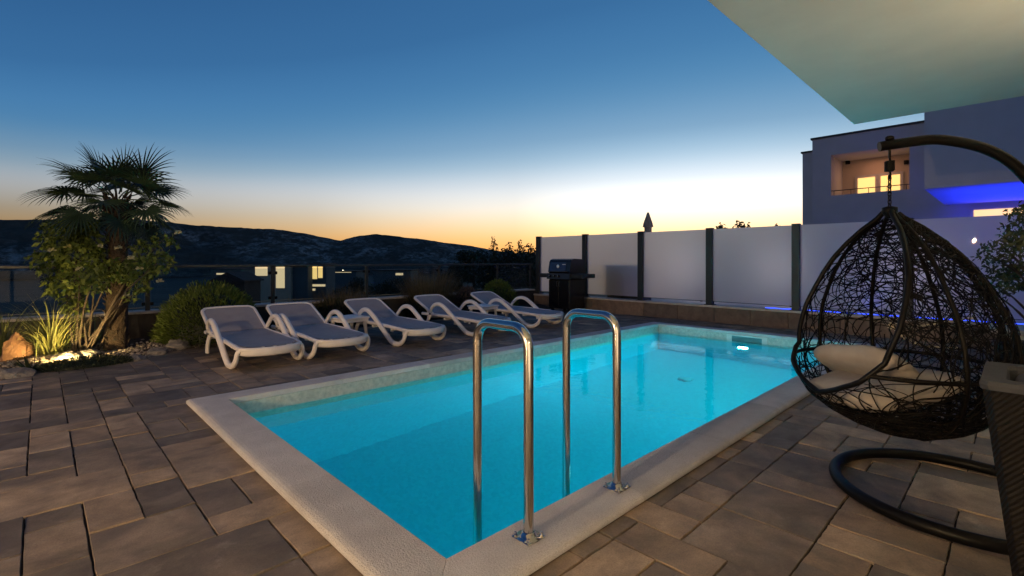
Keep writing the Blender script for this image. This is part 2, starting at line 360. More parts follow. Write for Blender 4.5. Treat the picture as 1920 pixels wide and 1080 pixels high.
# ------------------------------------------------------------------ large structure
WATER_Z = -.105
PX0, PX1, PY0, PY1 = 1.115, 8.05, 1.51, 4.50     # water opening
CW = .25                                          # coping width
CX0, CX1, CY0, CY1 = PX0-CW, PX1+CW, PY0-CW+.03, PY1+CW
# terrace bed (dark joint sand) around the pool
def slab_ring(mb, z0, z1, X0, X1, Y0, Y1, x0, x1, y0, y1):
    mb.box(X0, x0, Y0, Y1, z0, z1); mb.box(x1, X1, Y0, Y1, z0, z1); mb.box(x0, x1, Y0, y0, z0, z1); mb.box(x0, x1, y1, Y1, z0, z1)
mb = MB(); slab_ring(mb, -.30, -.013, -5.2, 9.45, -1.4, 9.1, CX0+.06, CX1-.06, CY0+.06, CY1-.06)
terrace = tag(mb.build('terrace', MATS['joint_sand']), kind='structure')

def bed_edge(x):       # front edge of the planting bed
    if x < .7: return 7.42+.03*math.sin(x*3)
    if x > 2.0: return 8.06
    u = (x-.7)/1.3; u = u*u*(3-2*u); return 7.42*(1-u)+8.06*u
# random multi-format paving on a 0.2 m grid
U = .2; GX0, GY0 = -3.45, -1.21
nx, ny = int((9.42-GX0)/U), int((8.3-GY0)/U)
occ = np.zeros((nx, ny), bool); pav = []
prng = random.Random(11)
def inside_coping(x0, x1, y0, y1): return x0 > CX0+.03 and x1 < CX1-.03 and y0 > CY0+.03 and y1 < CY1-.03
for j in range(ny):
    for i in range(nx):
        if occ[i, j]: continue
        opts = [(2, 2), (2, 1), (1, 2), (3, 2), (2, 3), (1, 1), (3, 1)]; w = [17, 24, 30, 2, 1, 14, 4]
        while True:
            a, b = prng.choices(opts, w)[0]
            if i+a <= nx and j+b <= ny and not occ[i:i+a, j:j+b].any(): break
            if (a, b) == (1, 1): break
        occ[i:i+a, j:j+b] = True
        x0, y0 = GX0+i*U, GY0+j*U; x1, y1 = x0+a*U, y0+b*U
        if inside_coping(x0, x1, y0, y1): continue
        # clip against the coping / pool so that nothing lies inside the basin
        if x0 < CX1-.05 and x1 > CX0+.05 and y0 < CY1-.05 and y1 > CY0+.05:
            if x0 < CX0+.05 < x1: x1 = CX0+.05
            elif x0 < CX1-.05 < x1: x0 = CX1-.05
            elif y0 < CY0+.05 < y1: y1 = CY0+.05
            elif y0 < CY1-.05 < y1: y0 = CY1-.05
        if x1-x0 < .04 or y1-y0 < .04: continue
        if (y0+y1)/2 > bed_edge((x0+x1)/2)+.1: continue
        pav.append((x0, x1, y0, y1))
def paver_geo(mb, q, detail):
    x0, x1, y0, y1 = q; g = .0036; x0 += g; x1 -= g; y0 += g; y1 -= g
    zt = prng.uniform(-.003, .003); tilt = (prng.uniform(-.003, .003), prng.uniform(-.003, .003))
    cx_, cy_ = (x0+x1)/2, (y0+y1)/2
    n = detail; P = []
    for (ax, ay, bx, by) in ((x0, y0, x1, y0), (x1, y0, x1, y1), (x1, y1, x0, y1), (x0, y1, x0, y0)):
        for k in range(n):
            t_ = k/n; P.append((ax+(bx-ax)*t_, ay+(by-ay)*t_))
    jit = [(prng.uniform(-.0022, .0022), prng.uniform(-.0022, .0022)) if n > 1 else (0, 0) for _ in P]
    def ring(inset, z):
        out = []
        for (x, y), (jx, jy) in zip(P, jit):
            sx_ = max(min(x, x1-inset), x0+inset); sy_ = max(min(y, y1-inset), y0+inset)
            out.append((sx_+jx, sy_+jy, z+zt+(x-cx_)*tilt[0]/.4+(y-cy_)*tilt[1]/.4))
        return out
    rings = [ring(0, -.03), ring(0, -.007), ring(.0008, -.0012), ring(.0024, 0)]
    m = len(P); vs = [p for r in rings for p in r]; fs = []
    for a in range(3):
        for k in range(m): fs.append((a*m+k, a*m+(k+1) % m, (a+1)*m+(k+1) % m, (a+1)*m+k))
    fs.append(tuple(3*m+k for k in range(m)))
    before = len(mb.f); mb.add(vs, fs); tone = prng.random()
    mb.att.setdefault('tone', []).extend([tone]*(len(mb.f)-before))
def px_size(q):
    c = Vector(((q[0]+q[1])/2, (q[2]+q[3])/2, 0)); d = c.dot(F2)
    if d < .9: return 0
    px = 960+915*c.dot(R2)/d; py = 490+915*1.18/d
    if not (-60 < px < 1980 and py < 1180): return 0
    return (q[1]-q[0])*(q[3]-q[2])/d**3
pav.sort(key=px_size, reverse=True)
for q in pav[:300]:
    mb = MB(); paver_geo(mb, q, 6); mb.build('paver', MATS['paver'], terrace)
mb = MB()
for q in pav[300:]: paver_geo(mb, q, 2)
o = mb.build('far_pavers', MATS['paver'], terrace); o['kind'] = 'stuff'

# pool basin
basin = MB()
ZB = -1.50
b0 = tag(MB().box(PX0-.12, PX1+.12, PY0-.12, PY1+.12, ZB-.12, ZB).build('pool_basin', MATS['lining']), kind='structure')
for nm, q in (('basin_wall', (PX0-.12, PX0, PY0-.12, PY1+.12)), ('basin_wall', (PX1, PX1+.12, PY0-.12, PY1+.12)), ('basin_wall', (PX0, PX1, PY0-.12, PY0)), ('basin_wall', (PX0, PX1, PY1, PY1+.12))):
    MB().box(*q, ZB+.001, -.26).build(nm, MATS['lining'], b0)
    MB().box(*q, -.259, .004).build('tile_band', MATS['band'], b0)
mb = MB(); mb.lathe([(.0, ZB+.001), (.10, ZB+.001), (.095, ZB+.018), (.0, ZB+.02)], 20, (6.55, 3.25), caps=False); mb.build('floor_drain', MATS['drain'], b0)
# skimmer mouth in the end wall
sk = MB(); X = PX1-.012
sk.box(X, PX1+.004, 2.66, 3.28, -.02, .002); sk.box(X, PX1+.004, 2.66, 3.28, -.20, -.15); sk.box(X, PX1+.004, 2.66, 2.74, -.149, -.021); sk.box(X, PX1+.004, 3.20, 3.28, -.149, -.021)
sko = sk.build('skimmer_frame', MATS['plastic_pale'], b0)
MB().box(PX1-.004, PX1+.003, 2.741, 3.199, -.149, -.021).build('skimmer_slot', MATS['slot'], sko)
# water
mb = MB(); mb.add([(PX0-.004, PY0-.004, WATER_Z), (PX1+.004, PY0-.004, WATER_Z), (PX1+.004, PY1+.004, WATER_Z), (PX0-.004, PY1+.004, WATER_Z)], [(0, 1, 2, 3)])
water = tag(mb.build('water', MATS['water']), kind='structure')
# coping stones
prof = [(0, .006), (0, .046), (.004, .05), (.205, .05), (.225, .0475), (.24, .041), (.2475, .031), (.25, .02), (.2485, .011), (.243, .006)]
coping = tag(MB().box(PX0-.10, PX0-.06, PY0-.1, PY1+.1, -.02, .003).build('pool_coping', MATS['joint_sand']), kind='structure')
def coping_run(p0, p1, inward, width, npieces):
    p0, p1 = Vector(p0), Vector(p1); d = (p1-p0); L = d.length; d.normalize(); outw = -Vector(inward); k = width/.25
    cuts = [0]+[L*(i/npieces)+prng.uniform(-.04, .04) for i in range(1, npieces)]+[L]
    for a, b in zip(cuts[:-1], cuts[1:]):
        first, last = a == 0, b == L; ring = []
        for e, isend, s in ((a, first, -1), (b, last, 1)):
            r = []
            for (u, z) in prof:
                along = e+(s*u*k if isend else 0)-s*.0016
                r.append(tuple(p0+d*along+outw*(u*k)+Vector((0, 0, z))))
            ring.append(r)
        m_ = MB(); n = len(prof); dz = prng.uniform(-.0006, .0006)
        ring = [[(x, y, z+dz) for x, y, z in r] for r in ring]
        nsub = 1
        m_.loft(ring, smooth=False); m_.att['tone'] = [prng.random()]*len(m_.f); m_.build('coping_stone', MATS['coping'], coping)
A_, B_, C_, D_ = (PX0, PY0, 0), (PX1, PY0, 0), (PX1, PY1, 0), (PX0, PY1, 0)
coping_run(A_, B_, (0, 1, 0), .25, 7); coping_run(B_, C_, (-1, 0, 0), .25, 3); coping_run(C_, D_, (0, -1, 0), .25, 7); coping_run(D_, A_, (1, 0, 0), .25, 3)

# neighbouring yard and the land
tag(MB().box(9.70, 46, -30, 9.2, -.5, -.10).build('neighbour_yard', MATS['yard']), kind='structure')
ridge = [(-90, .060), (-60, .075), (-50, .083), (-46.4, .0585), (-43, .064), (-38, .0680), (-35, .0665), (-33, .0625), (-29, .0610), (-26, .0600), (-23.4, .0545), (-21.5, .0480), (-19.3, .0405), (-17.4, .0505), (-15.6, .0545), (-13.6, .0505), (-11, .0455), (-8, .0385), (-5, .0325), (-2.5, .0245), (0, .0185), (4, .014), (10, .016), (20, .02), (40, .02), (60, .03), (90, .035), (130, .04), (180, .045), (230, .05), (270, .060)]
ra = np.array([r[0] for r in ridge]); rh = np.array([r[1] for r in ridge])
def land_z(x, y):
    q = max(y-9.4, x-48, -x-45, -y-45)
    r = math.hypot(x, y)
    if -6 < x < 9.6 and -9 < y < 9.3: return -2.4
    if q < 0: return -.45
    z = -(2.6*min(1, q/3)+min(q, 200)*.085+min(max(q-200, 0), 400)*.03)
    v = Vector((x/60, y/60, 0)); z += mnoise.noise(v)*2.0*min(1, q/60)
    return z
def build_land():
    nr, na = 150, 300; rs = np.geomspace(4, 1400, nr)
    az = np.linspace(0, 2*math.pi, na, endpoint=False)
    V = np.array([[r*math.cos(a), r*math.sin(a), land_z(r*math.cos(a), r*math.sin(a))] for r in rs for a in az])
    idx = np.arange(nr*na).reshape(nr, na); j2 = np.roll(idx, -1, 1)
    Fq = np.stack([idx[:-1], idx[1:], j2[1:], j2[:-1]], -1).reshape(-1, 4)
    tag(link(bpy.data.objects.new('valley_ground', np_mesh('valley_ground', V, Fq, MATS['far_ground'], True))), kind='structure')
    # hills: ring of high ground, ridge line read by bearing
    def hills(name, a0, a1, r_foot, r_top, r_back, mul, seed, na=420, nr=46):
        V = []; azs = np.linspace(a0, a1, na)
        for i in range(nr):
            u = i/(nr-1)
            for rel in azs:
                relw = rel if rel <= 270 else rel-360
                h = np.interp(rel, ra, rh)*r_top*mul
                r = r_foot+(r_top-r_foot)*u/.7 if u < .7 else r_top+(r_back-r_top)*(u-.7)/.3
                s_ = min(1, u/.7); prof_ = s_**1.25 if u < .7 else 1-.35*((u-.7)/.3)
                a = R(45.93-rel); x, y = r*math.cos(a), r*math.sin(a)
                p = Vector((x*.004+seed, y*.004, seed))
                nz = mnoise.fractal(p, 1.0, 2.0, 6)*.10+mnoise.fractal(p*4, 1.0, 2.0, 4)*.03
                zb = -30; top = h+1.18
                z = zb+(top-zb)*prof_+nz*(h+30)*min(1, s_*3)*(1.0 if u < .6 else max(.06, 1-(u-.6)/.1*.94))
                if u >= .62: z += mnoise.noise(Vector((x*.03, y*.03, 3)))*.02*h+mnoise.noise(Vector((x*.09, y*.09, 5)))*.013*h
                V.append((x, y, z))
        V = np.array(V); idx = np.arange(nr*na).reshape(nr, na)
        Fq = np.stack([idx[:-1, :-1], idx[1:, :-1], idx[1:, 1:], idx[:-1, 1:]], -1).reshape(-1, 4)
        tag(link(bpy.data.objects.new(name, np_mesh(name, V, Fq, MATS['hill'], True))), kind='structure')
    hills('hills', -90, 270, 1180, 1500, 2600, 1.0, 1.3, na=1300, nr=70)
build_land()

# ------------------------------------------------------------------ own house: overhanging upper floor, back wall, side wing
hz = thing('house', 'cream rendered house with flat overhanging upper storey above the terrace', 'house')
MB().box(-7, 6.72, -9, 1.30, 2.75, 3.15, .01).build('overhang', MATS['cream_render'], hz)
MB().box(-7, 6.72, -1.75, -1.40, -.3, 2.749).build('wall', MATS['cream_render'], hz)
MB().box(-7, 6.70, -9, 1.28, 3.151, 6.1).build('upper_wall', MATS['cream_render'], hz)
wg = thing('house_wing', 'cream rendered side wing of the house at the terrace end', 'house')
MB().box(-7.0, -5.3, -1.39, 7.2, -.3, 2.749).build('wall', MATS['cream_render'], wg)
MB().box(-7.1, -5.2, 1.31, 7.3, 2.75, 2.95).build('roof', MATS['wall_cap'], wg)
def light(kind, name, loc, energy, color, parent, rot=None, **kw):
    l = bpy.data.lights.new(name, kind); l.energy = energy; l.color = color
    for k, v in kw.items(): setattr(l, k, v)
    o = bpy.data.objects.new(name, l); link(o, parent); o.location = loc
    if rot: o.rotation_euler = rot
    return o
def aim(d):
    return Vector(d).to_track_quat('-Z', 'Y').to_euler()
WARM = (1.0, .62, .28)
# up-and-down wall lamps on the back wall under the overhang, two of them added for fill
def updown(x, label, eu, ed):
    l1 = thing('wall_lamp', label, 'lamp', (x, -1.40, 1.95), 0, 'black up-and-down wall lamps')
    m_ = MB(); m_.lathe([(.038, -.11), (.04, -.108), (.04, .108), (.038, .11)], 16, (0, .075)); m_.build('lamp_body', MATS['black_metal'], l1)
    MB().box(-.03, .03, .001, .04, -.06, .06).build('bracket', MATS['black_metal'], l1)
    m_ = MB(); m_.lathe([(.032, .1105), (.001, .112)], 16, (0, .075), caps=False); m_.build('lens', MATS['lamp_warm'], l1)
    light('SPOT', 'lamp_light', (0, .075, .13), eu, (1, .78, .50), l1, aim((.25, .75, .7)), spot_size=R(120), spot_blend=.9, shadow_soft_size=.03)
    light('SPOT', 'lamp_light', (0, .075, -.13), ed, (1, .70, .42), l1, aim((0, .6, -1)), spot_size=R(140), spot_blend=.9, shadow_soft_size=.03)
updown(3.6, 'small black up-and-down wall lamp under the overhang, nearest the egg chair', 130, 4)
updown(.4, 'added small black up-and-down fill lamp under the overhang, middle of three', 110, 30)  # unseen lamp added to brighten the terrace
updown(-2.8, 'added small black up-and-down fill lamp under the overhang, nearest the side wing', 60, 150)  # unseen lamp added to warm the left paving
# door-shaped glowing panels, added out of view to brighten the terrace
def fill_door(label, loc, rz, w, n, h=2.15):
    o = thing('fill_door', label, 'door', loc, rz, 'added door-shaped fill panels of the house')
    MB().box(0, w, .001, .05, 0, .06).build('sill', MATS['anthracite'], o); MB().box(0, w, .001, .05, h+.001, h+.07).build('head', MATS['anthracite'], o)
    for k in range(n+1):
        x = (w-.07)*k/n; MB().box(x, x+.07, .051, .09, 0, h+.07, .004).build('frame', MATS['anthracite'], o)
    for k in range(n):
        x = (w-.07)*k/n+.07; MB().box(x+.001, x+(w-.07)/n-.071, .012, .02, .061, h).build('fill_pane', MATS['fill_glow'], o)
fill_door('wide glowing fill panel shaped as a patio door, added behind the terrace, in the back wall', (-3.6, -1.40, 0), 0, 4.6, 3)
fill_door('glowing fill panel shaped as a patio door, added in the side wing wall facing the pool', (-5.30, 5.2, 0), R(-90), 3.4, 3)
# globe wall lamp on the side wing: the low warm light along the pool
l2 = thing('wall_lamp', 'round globe wall lamp on the side wing wall', 'lamp', (-5.3, 1.05, 1.9))
MB().box(.001, .03, -.06, .06, -.08, .08).build('bracket', MATS['black_metal'], l2)
m_ = MB(); m_.lathe([(.09*math.sin(math.pi*k/12)+.0005, .09*-math.cos(math.pi*k/12)) for k in range(13)], 20, (.14, 0)); m_.build('globe', MATS['lamp_warm'], l2)
light('POINT', 'lamp_light', (.27, 0, 0), 700, (1, .68, .38), l2, shadow_soft_size=.06)
# low bollard lamps left of the paving
def bollard(x, y, label, e, d, size):
    l3 = thing('bollard_lamp', label, 'lamp', (x, y, 0), 0, 'bollard lamps along the terrace')
    m_ = MB(); m_.lathe([(.05, 0), (.05, .42), (.06, .43), (.06, .46), (.001, .47)], 16); m_.build('lamp_body', MATS['black_metal'], l3)
    m_ = MB(); m_.lathe([(.0505, .34), (.052, .35), (.052, .40), (.0505, .41)], 16, caps=False); m_.build('lens', MATS['lamp_warm'], l3)
    light('SPOT', 'lamp_light', (.09*d[0], .09*d[1], .37), e, WARM, l3, aim(d), spot_size=R(size), spot_blend=.8, shadow_soft_size=.02)
bollard(-2.3, 5.35, 'low black bollard lamp at the left side of the terrace near the planting bed', 75, (1, -.02, -.12), 70)
bollard(-2.1, 1.75, 'low black bollard lamp at the left side of the terrace near the house', 42, (1, -.05, -.10), 80)

# underwater lamps
def pool_lamp(loc, d, label, energy):
    o = thing('pool_lamp', label, 'lamp', loc, math.atan2(d[1], d[0]), 'underwater pool lamps')
    m = MB(); n = 20
    prof_ = [(.115, .002), (.115, .014), (.10, .024), (.085, .026)]
    rings = [[(x, r*math.cos(2*math.pi*k/n), r*math.sin(2*math.pi*k/n)) for k in range(n)] for r, x in prof_]
    m.loft(rings); m.build('rim', MATS['plastic_pale'], o)
    m = MB(); m.loft([[(x, r*math.cos(2*math.pi*k/n), r*math.sin(2*math.pi*k/n)) for k in range(n)] for r, x in ((.084, .0265), (.07, .032), (.001, .034))]); m.build('lens', MATS['pool_lamp'], o)
    light('SPOT', 'lamp_light', (.06, 0, 0), energy, (.0, .80, .88), o, aim((1, 0, -.08)), spot_size=R(178), spot_blend=.15, shadow_soft_size=.06)
pool_lamp((PX1, 3.02, -.55), (-1, 0), 'bright round pool lamp glowing under water in the far end wall', 820)
pool_lamp((2.9, PY0, -.60), (0, 1), 'round pool lamp under water below the coping near the ladder rails', 8)
pool_lamp((5.6, PY0, -.60), (0, 1), 'round pool lamp under water below the coping near the egg chair', 16)

# ------------------------------------------------------------------ stainless grab rails
def grab_rail(x, label):
    o = thing('grab_rail', label, 'grab rail', (x, 1.39, .05), 0, 'stainless grab rails at the pool edge')
    r = .0215; H_ = .855; W_ = .325; cr = .085; P = [(0, 0, .004)]
    P += [(0, 0, z) for z in (.2, .5, H_-cr)]
    P += [(0, cr-cr*math.cos(a), H_-cr+cr*math.sin(a)) for a in [math.pi/2*k/8 for k in range(1, 9)]]
    P += [(0, W_-cr+cr*math.sin(a), H_-cr+cr*math.cos(a)) for a in [math.pi/2*k/8 for k in range(0, 9)]]
    P += [(0, W_, z) for z in (.5, .2, -.1, -.4, -.85)]
    m = MB(); m.tube(P, r, 20); m.build('bar', MATS['steel'], o)
    m = MB(); m.lathe([(.052, .0015), (.052, .006), (.034, .008), (.030, .022), (.023, .026)], 24, caps=False); m.box(-.05, .05, -.05, .05, .0005, .0055, .002); fl = m.build('flange', MATS['steel'], o)
    for sx_ in (-1, 1):
        for sy_ in (-1, 1):
            m = MB(); m.lathe([(.008, .0056), (.008, .012), (.005, .014), (.005, .022), (.001, .023)], 6, (sx_*.038, sy_*.038), smooth=False); m.build('bolt', MATS['steel'], fl)
    return o
grab_rail(1.44, 'polished steel hoop rail at the pool edge, the nearer one on the left')
grab_rail(2.075, 'polished steel hoop rail at the pool edge, the farther one on the right')

# ------------------------------------------------------------------ low wall and frosted privacy fence at the far end
FX = 9.40
lw = thing('low_wall', 'low stone clad wall under the frosted glass fence', 'wall')
MB().box(FX+.02, FX+.26, -1.6, 9.10, -.3, .285).build('core', MATS['joint_sand'], lw)
y = 9.08; k = 0
while y > -1.5:
    wd = prng.uniform(.62, .80); m = MB(); m.box(FX-.012+prng.uniform(-.003, .003), FX+.022, y-wd+.004, y-.004, -.02, .284, .003)
    m.att['tone'] = [prng.random()]*len(m.f); m.build('wall_slab', MATS['wall_slab'], lw); y -= wd
y = 9.1
while y > -1.5:
    m = MB(); m.box(FX-.035, FX+.28, y-1.19, y, .2855, .325, .004); m.build('cap_stone', MATS['wall_cap'], lw); y -= 1.1935
fence = thing('privacy_fence', 'tall privacy fence of frosted glass panes between dark posts beyond the pool', 'fence')
PY = [8.78-1.528*k for k in range(7)]
for k, y in enumerate(PY):
    m = MB(); m.box(FX+.03, FX+.15, y-.062, y+.062, .3255, 1.825, .006); p = m.build('post', MATS['anthracite'], fence)
    m = MB(); m.box(FX+.0, FX+.18, y-.085, y+.085, .3257, .337, .003); m.build('foot_plate', MATS['anthracite'], p)
    m = MB(); m.box(FX+.025, FX+.155, y-.067, y+.067, 1.8255, 1.835, .003); m.build('post_cap', MATS['anthracite'], p)
    if k:
        y0, y1 = y+.058, PY[k-1]-.058
        m = MB(); m.box(FX+.085, FX+.095, y0, y1, .400, 1.812); po = m.build('glass_pane', MATS['frosted'], fence); po.data.materials.append(MATS['clear_glass']); po.data.polygons.foreach_set('material_index', [0 if k_ == 4 else 1 for k_ in range(6)])
        m = MB(); m.box(FX+.080, FX+.100, y0+.004, y1-.004, .392, .3995); m.build('bottom_edge', MATS['anthracite'], fence)
led = thing('led_strip', 'thin blue light strip glowing under the frosted panes', 'light strip')
for k, (a, b) in enumerate(((-.34, 1.06), (1.19, 2.60), (2.72, 3.2))):
    MB().box(FX+.170, FX+.182, a, b, .3253, .336).build('strip', MATS['led_blue'], led)
light('AREA', 'strip_light', (FX+.30, 1.6, .40), 4, (.10, .15, 1), led, aim((.2, 0, 1)), shape='RECTANGLE', size=.1, size_y=4.2)

# things behind the frosted panes
cb = thing('storage_cabinet', 'dark cabinet seen blurred behind the frosted pane beside the barbecue', 'cabinet', (FX+.75, 6.45, -.10))
MB().box(-.3, .3, -.42, .42, 0, 1.18, .01).build('body', MATS['grill_panel'], cb); MB().box(-.305, .305, -.01, .01, .05, 1.1).build('door_gap', MATS['black_metal'], cb)
MB().box(-.33, .33, -.45, .45, 1.181, 1.22, .01).build('top', MATS['black_metal'], cb)
for k, (yy, lab) in enumerate(((7.0, 'unseen fill lamp added in the neighbouring yard behind the barbecue end of the frosted fence'), (4.4, 'unseen fill lamp added in the neighbouring yard behind the middle frosted panes'), (1.6, 'unseen fill lamp added in the neighbouring yard behind the egg chair'))):
    nl = thing('yard_fill_lamp', lab, 'lamp', (15.2, yy, -.10), 0, 'added fill lamps in the neighbouring yard')  # unseen lamps added to brighten the frosted panes from behind
    m = MB(); m.lathe([(.04, 0), (.04, 1.25), (.07, 1.26), (.07, 1.30), (.001, 1.31)], 12); m.build('lamp_body', MATS['black_metal'], nl)
    light('POINT', 'lamp_light', (-.3, 0, 1.10), 12, (1, .86, .88) if k < 2 else (.85, .74, 1), nl, shadow_soft_size=.2)
# closed parasol beyond the fence
pa = thing('closed_parasol', 'closed parasol poking above the frosted fence', 'parasol', (14.2, 8.95-2.03, -.10))
px_, py_ = 14.2, 0
u = (1215-960)/915; rd = F2+R2*u; tt = 14.2/rd.x; pa.location = (14.2, rd.y*tt, -.10)
zt = 1.18+(490-398)/915*tt+.10; zs = 1.18+(490-424)/915*tt+.10
m = MB(); m.lathe([(.03, 0), (.03, zt-.02)], 12); m.build('pole', MATS['rail_metal'], pa)
m = MB(); rings = []
for z, r in ((zs-1.1, .06), (zs-.6, .10), (zs-.06, .105), (zs-.02, .11)):
    rings.append([(r*(1+.12*math.cos(k*3*2*math.pi/24*2))*math.cos(2*math.pi*k/24), r*(1+.12*math.cos(k*3*2*math.pi/24*2))*math.sin(2*math.pi*k/24), z) for k in range(24)])
m.loft(rings); m.build('canopy', MATS['parasol_cloth'], pa)
m = MB(); rings = []
for z, r in ((zs-.03, .16), (zs+.1, .135), (zs+.3, .07), (zt-.03, .035), (zt, .012)):
    rings.append([(r*(1+.10*math.cos(8*2*math.pi*k/32))*math.cos(2*math.pi*k/32), r*(1+.10*math.cos(8*2*math.pi*k/32))*math.sin(2*math.pi*k/32), z) for k in range(32)])
m.loft(rings); m.build('top_flap', MATS['parasol_cloth'], pa)

# ------------------------------------------------------------------ glass railing on the valley side
RY = 8.95
rw = thing('parapet_wall', 'low parapet wall, shade put into its dark colour, with pale cap under the glass railing', 'wall')
MB().box(-5.0, FX+.25, RY-.09, RY+.12, -2.4, .415).build('core', MATS['parapet'], rw)
x = -5.0
while x < 9.2:
    m = MB(); m.box(x, min(x+1.195, FX+.27), RY-.13, RY+.16, .4155, .452, .004); m.build('cap_stone', MATS['wall_cap'], rw); x += 1.198
rl = thing('glass_railing', 'clear glass railing with dark metal top rail overlooking the valley', 'railing')
m = MB(); m.box(-5, FX+.02, RY-.03, RY+.03, 1.085, 1.125, .006); m.build('top_rail', MATS['rail_metal'], rl)
RX = [1.15+1.75*k for k in range(-3, 5)]+[9.33]
for k, x in enumerate(RX):
    m = MB(); m.box(x-.03, x+.03, RY-.022, RY+.022, .4525, 1.0845, .004); p = m.build('post', MATS['anthracite'], rl)
    for zc in (.55, .98):
        for s in (-1, 1):
            m = MB(); m.box(x+s*.031 if s > 0 else x-.072, x+.072 if s > 0 else x-.031, RY-.017, RY+.017, zc-.025, zc+.025, .003); m.build('glass_clamp', MATS['black_metal'], p)
    if k:
        m = MB(); m.box(RX[k-1]+.045, x-.045, RY-.005, RY+.005, .50, 1.06); m.build('glass_pane', MATS['clear_glass'], rl)
        m = MB(); m.box(RX[k-1]+.045, x-.045, RY-.008, RY+.008, .488, .4995); m.build('bottom_edge', MATS['rail_metal'], rl)

# ------------------------------------------------------------------ barbecue
gr = thing('gas_barbecue', 'black gas barbecue on a cabinet against the frosted fence', 'barbecue', (8.60, 7.325, 0))
m = MB(); m.box(.0, .56, -.31, .31, .09, .765, .012); m.build('cabinet', MATS['black_enamel'], gr)
for s in (-1, 1):
    m = MB(); m.box(-.018, -.001, min(s*.004, s*.30), max(s*.004, s*.30), .13, .745, .004); dr = m.build('door', MATS['black_enamel'], gr)
    m = MB(); m.tube([(-.02, s*.04, .60), (-.045, s*.04, .605), (-.045, s*.04, .715), (-.02, s*.04, .72)], .007, 8); m.build('handle', MATS['grill_panel'], dr)
for sx_ in (.06, .50):
    for sy_ in (-.25, .25):
        m = MB(); m.tube([(sx_, sy_-.016, .045), (sx_, sy_+.016, .045)], .044, 16); m.box(sx_-.012, sx_+.012, sy_-.03, sy_+.03, .06, .091); m.build('wheel', MATS['black_metal'], gr)
m = MB(); m.prism([(-.055, .78), (-.03, .90), (.0, .905), (.0, .768), (-.045, .768)], 'y', -.335, .335); pn = m.build('control_panel', MATS['grill_panel'], gr)
for yk in (.23, .10, -.03):
    m = MB(); n = 18
    m.loft([[(-.045-d_, yk+r*math.cos(2*math.pi*k/n), .838+r*math.sin(2*math.pi*k/n)) for k in range(n)] for r, d_ in ((.032, 0), (.032, .012), (.024, .015), (.021, .042), (.001, .043))], caps=False); kn = m.build('knob', MATS['black_metal'], pn)
    m = MB(); m.box(-.0895, -.088, yk-.004, yk+.004, .838, .857); m.build('pointer', MATS['white_mark'], kn)
m = MB(); m.box(.0, .56, -.335, .335, .766, .90, .01); m.build('firebox', MATS['black_enamel'], gr)
lidp = [(.02, .902), (-.01, .94), (.03, 1.16), (.07, 1.215), (.16, 1.24), (.42, 1.23), (.52, 1.17), (.55, .902)]
m = MB(); m.prism(lidp, 'y', -.325, .325); lid = m.build('lid', MATS['black_enamel'], gr)
m = MB(); m.add([(-.0135, -.20, .955), (-.0135, .285, .955), (.0245, .285, 1.155), (.0245, -.20, 1.155)], [(0, 3, 2, 1)]); m.build('front_panel', MATS['grill_window'], lid)
m = MB(); m.tube([(-.005, -.26, .945), (-.05, -.26, .945), (-.05, .26, .945), (-.005, .26, .945)], .011, 10); m.build('handle', MATS['grill_panel'], lid)
m = MB(); n = 20
cxx, czz = .006, 1.065
m.loft([[(cxx-.012-d_, .03+r*math.cos(2*math.pi*k/n), czz+r*math.sin(2*math.pi*k/n)) for k in range(n)] for r, d_ in ((.04, 0), (.038, .008), (.001, .009))], caps=False); m.build('thermometer', MATS['white_mark'], lid)
m = MB(); m.box(.004, .0155, -.185, -.09, 1.10, 1.115); m.build('badge', MATS['white_mark'], lid)
for s in (-1, 1):
    m = MB(); m.box(.02, .52, min(s*.337, s*.64), max(s*.337, s*.64), .80, .895, .012); m.build('side_shelf', MATS['grill_panel'], gr)

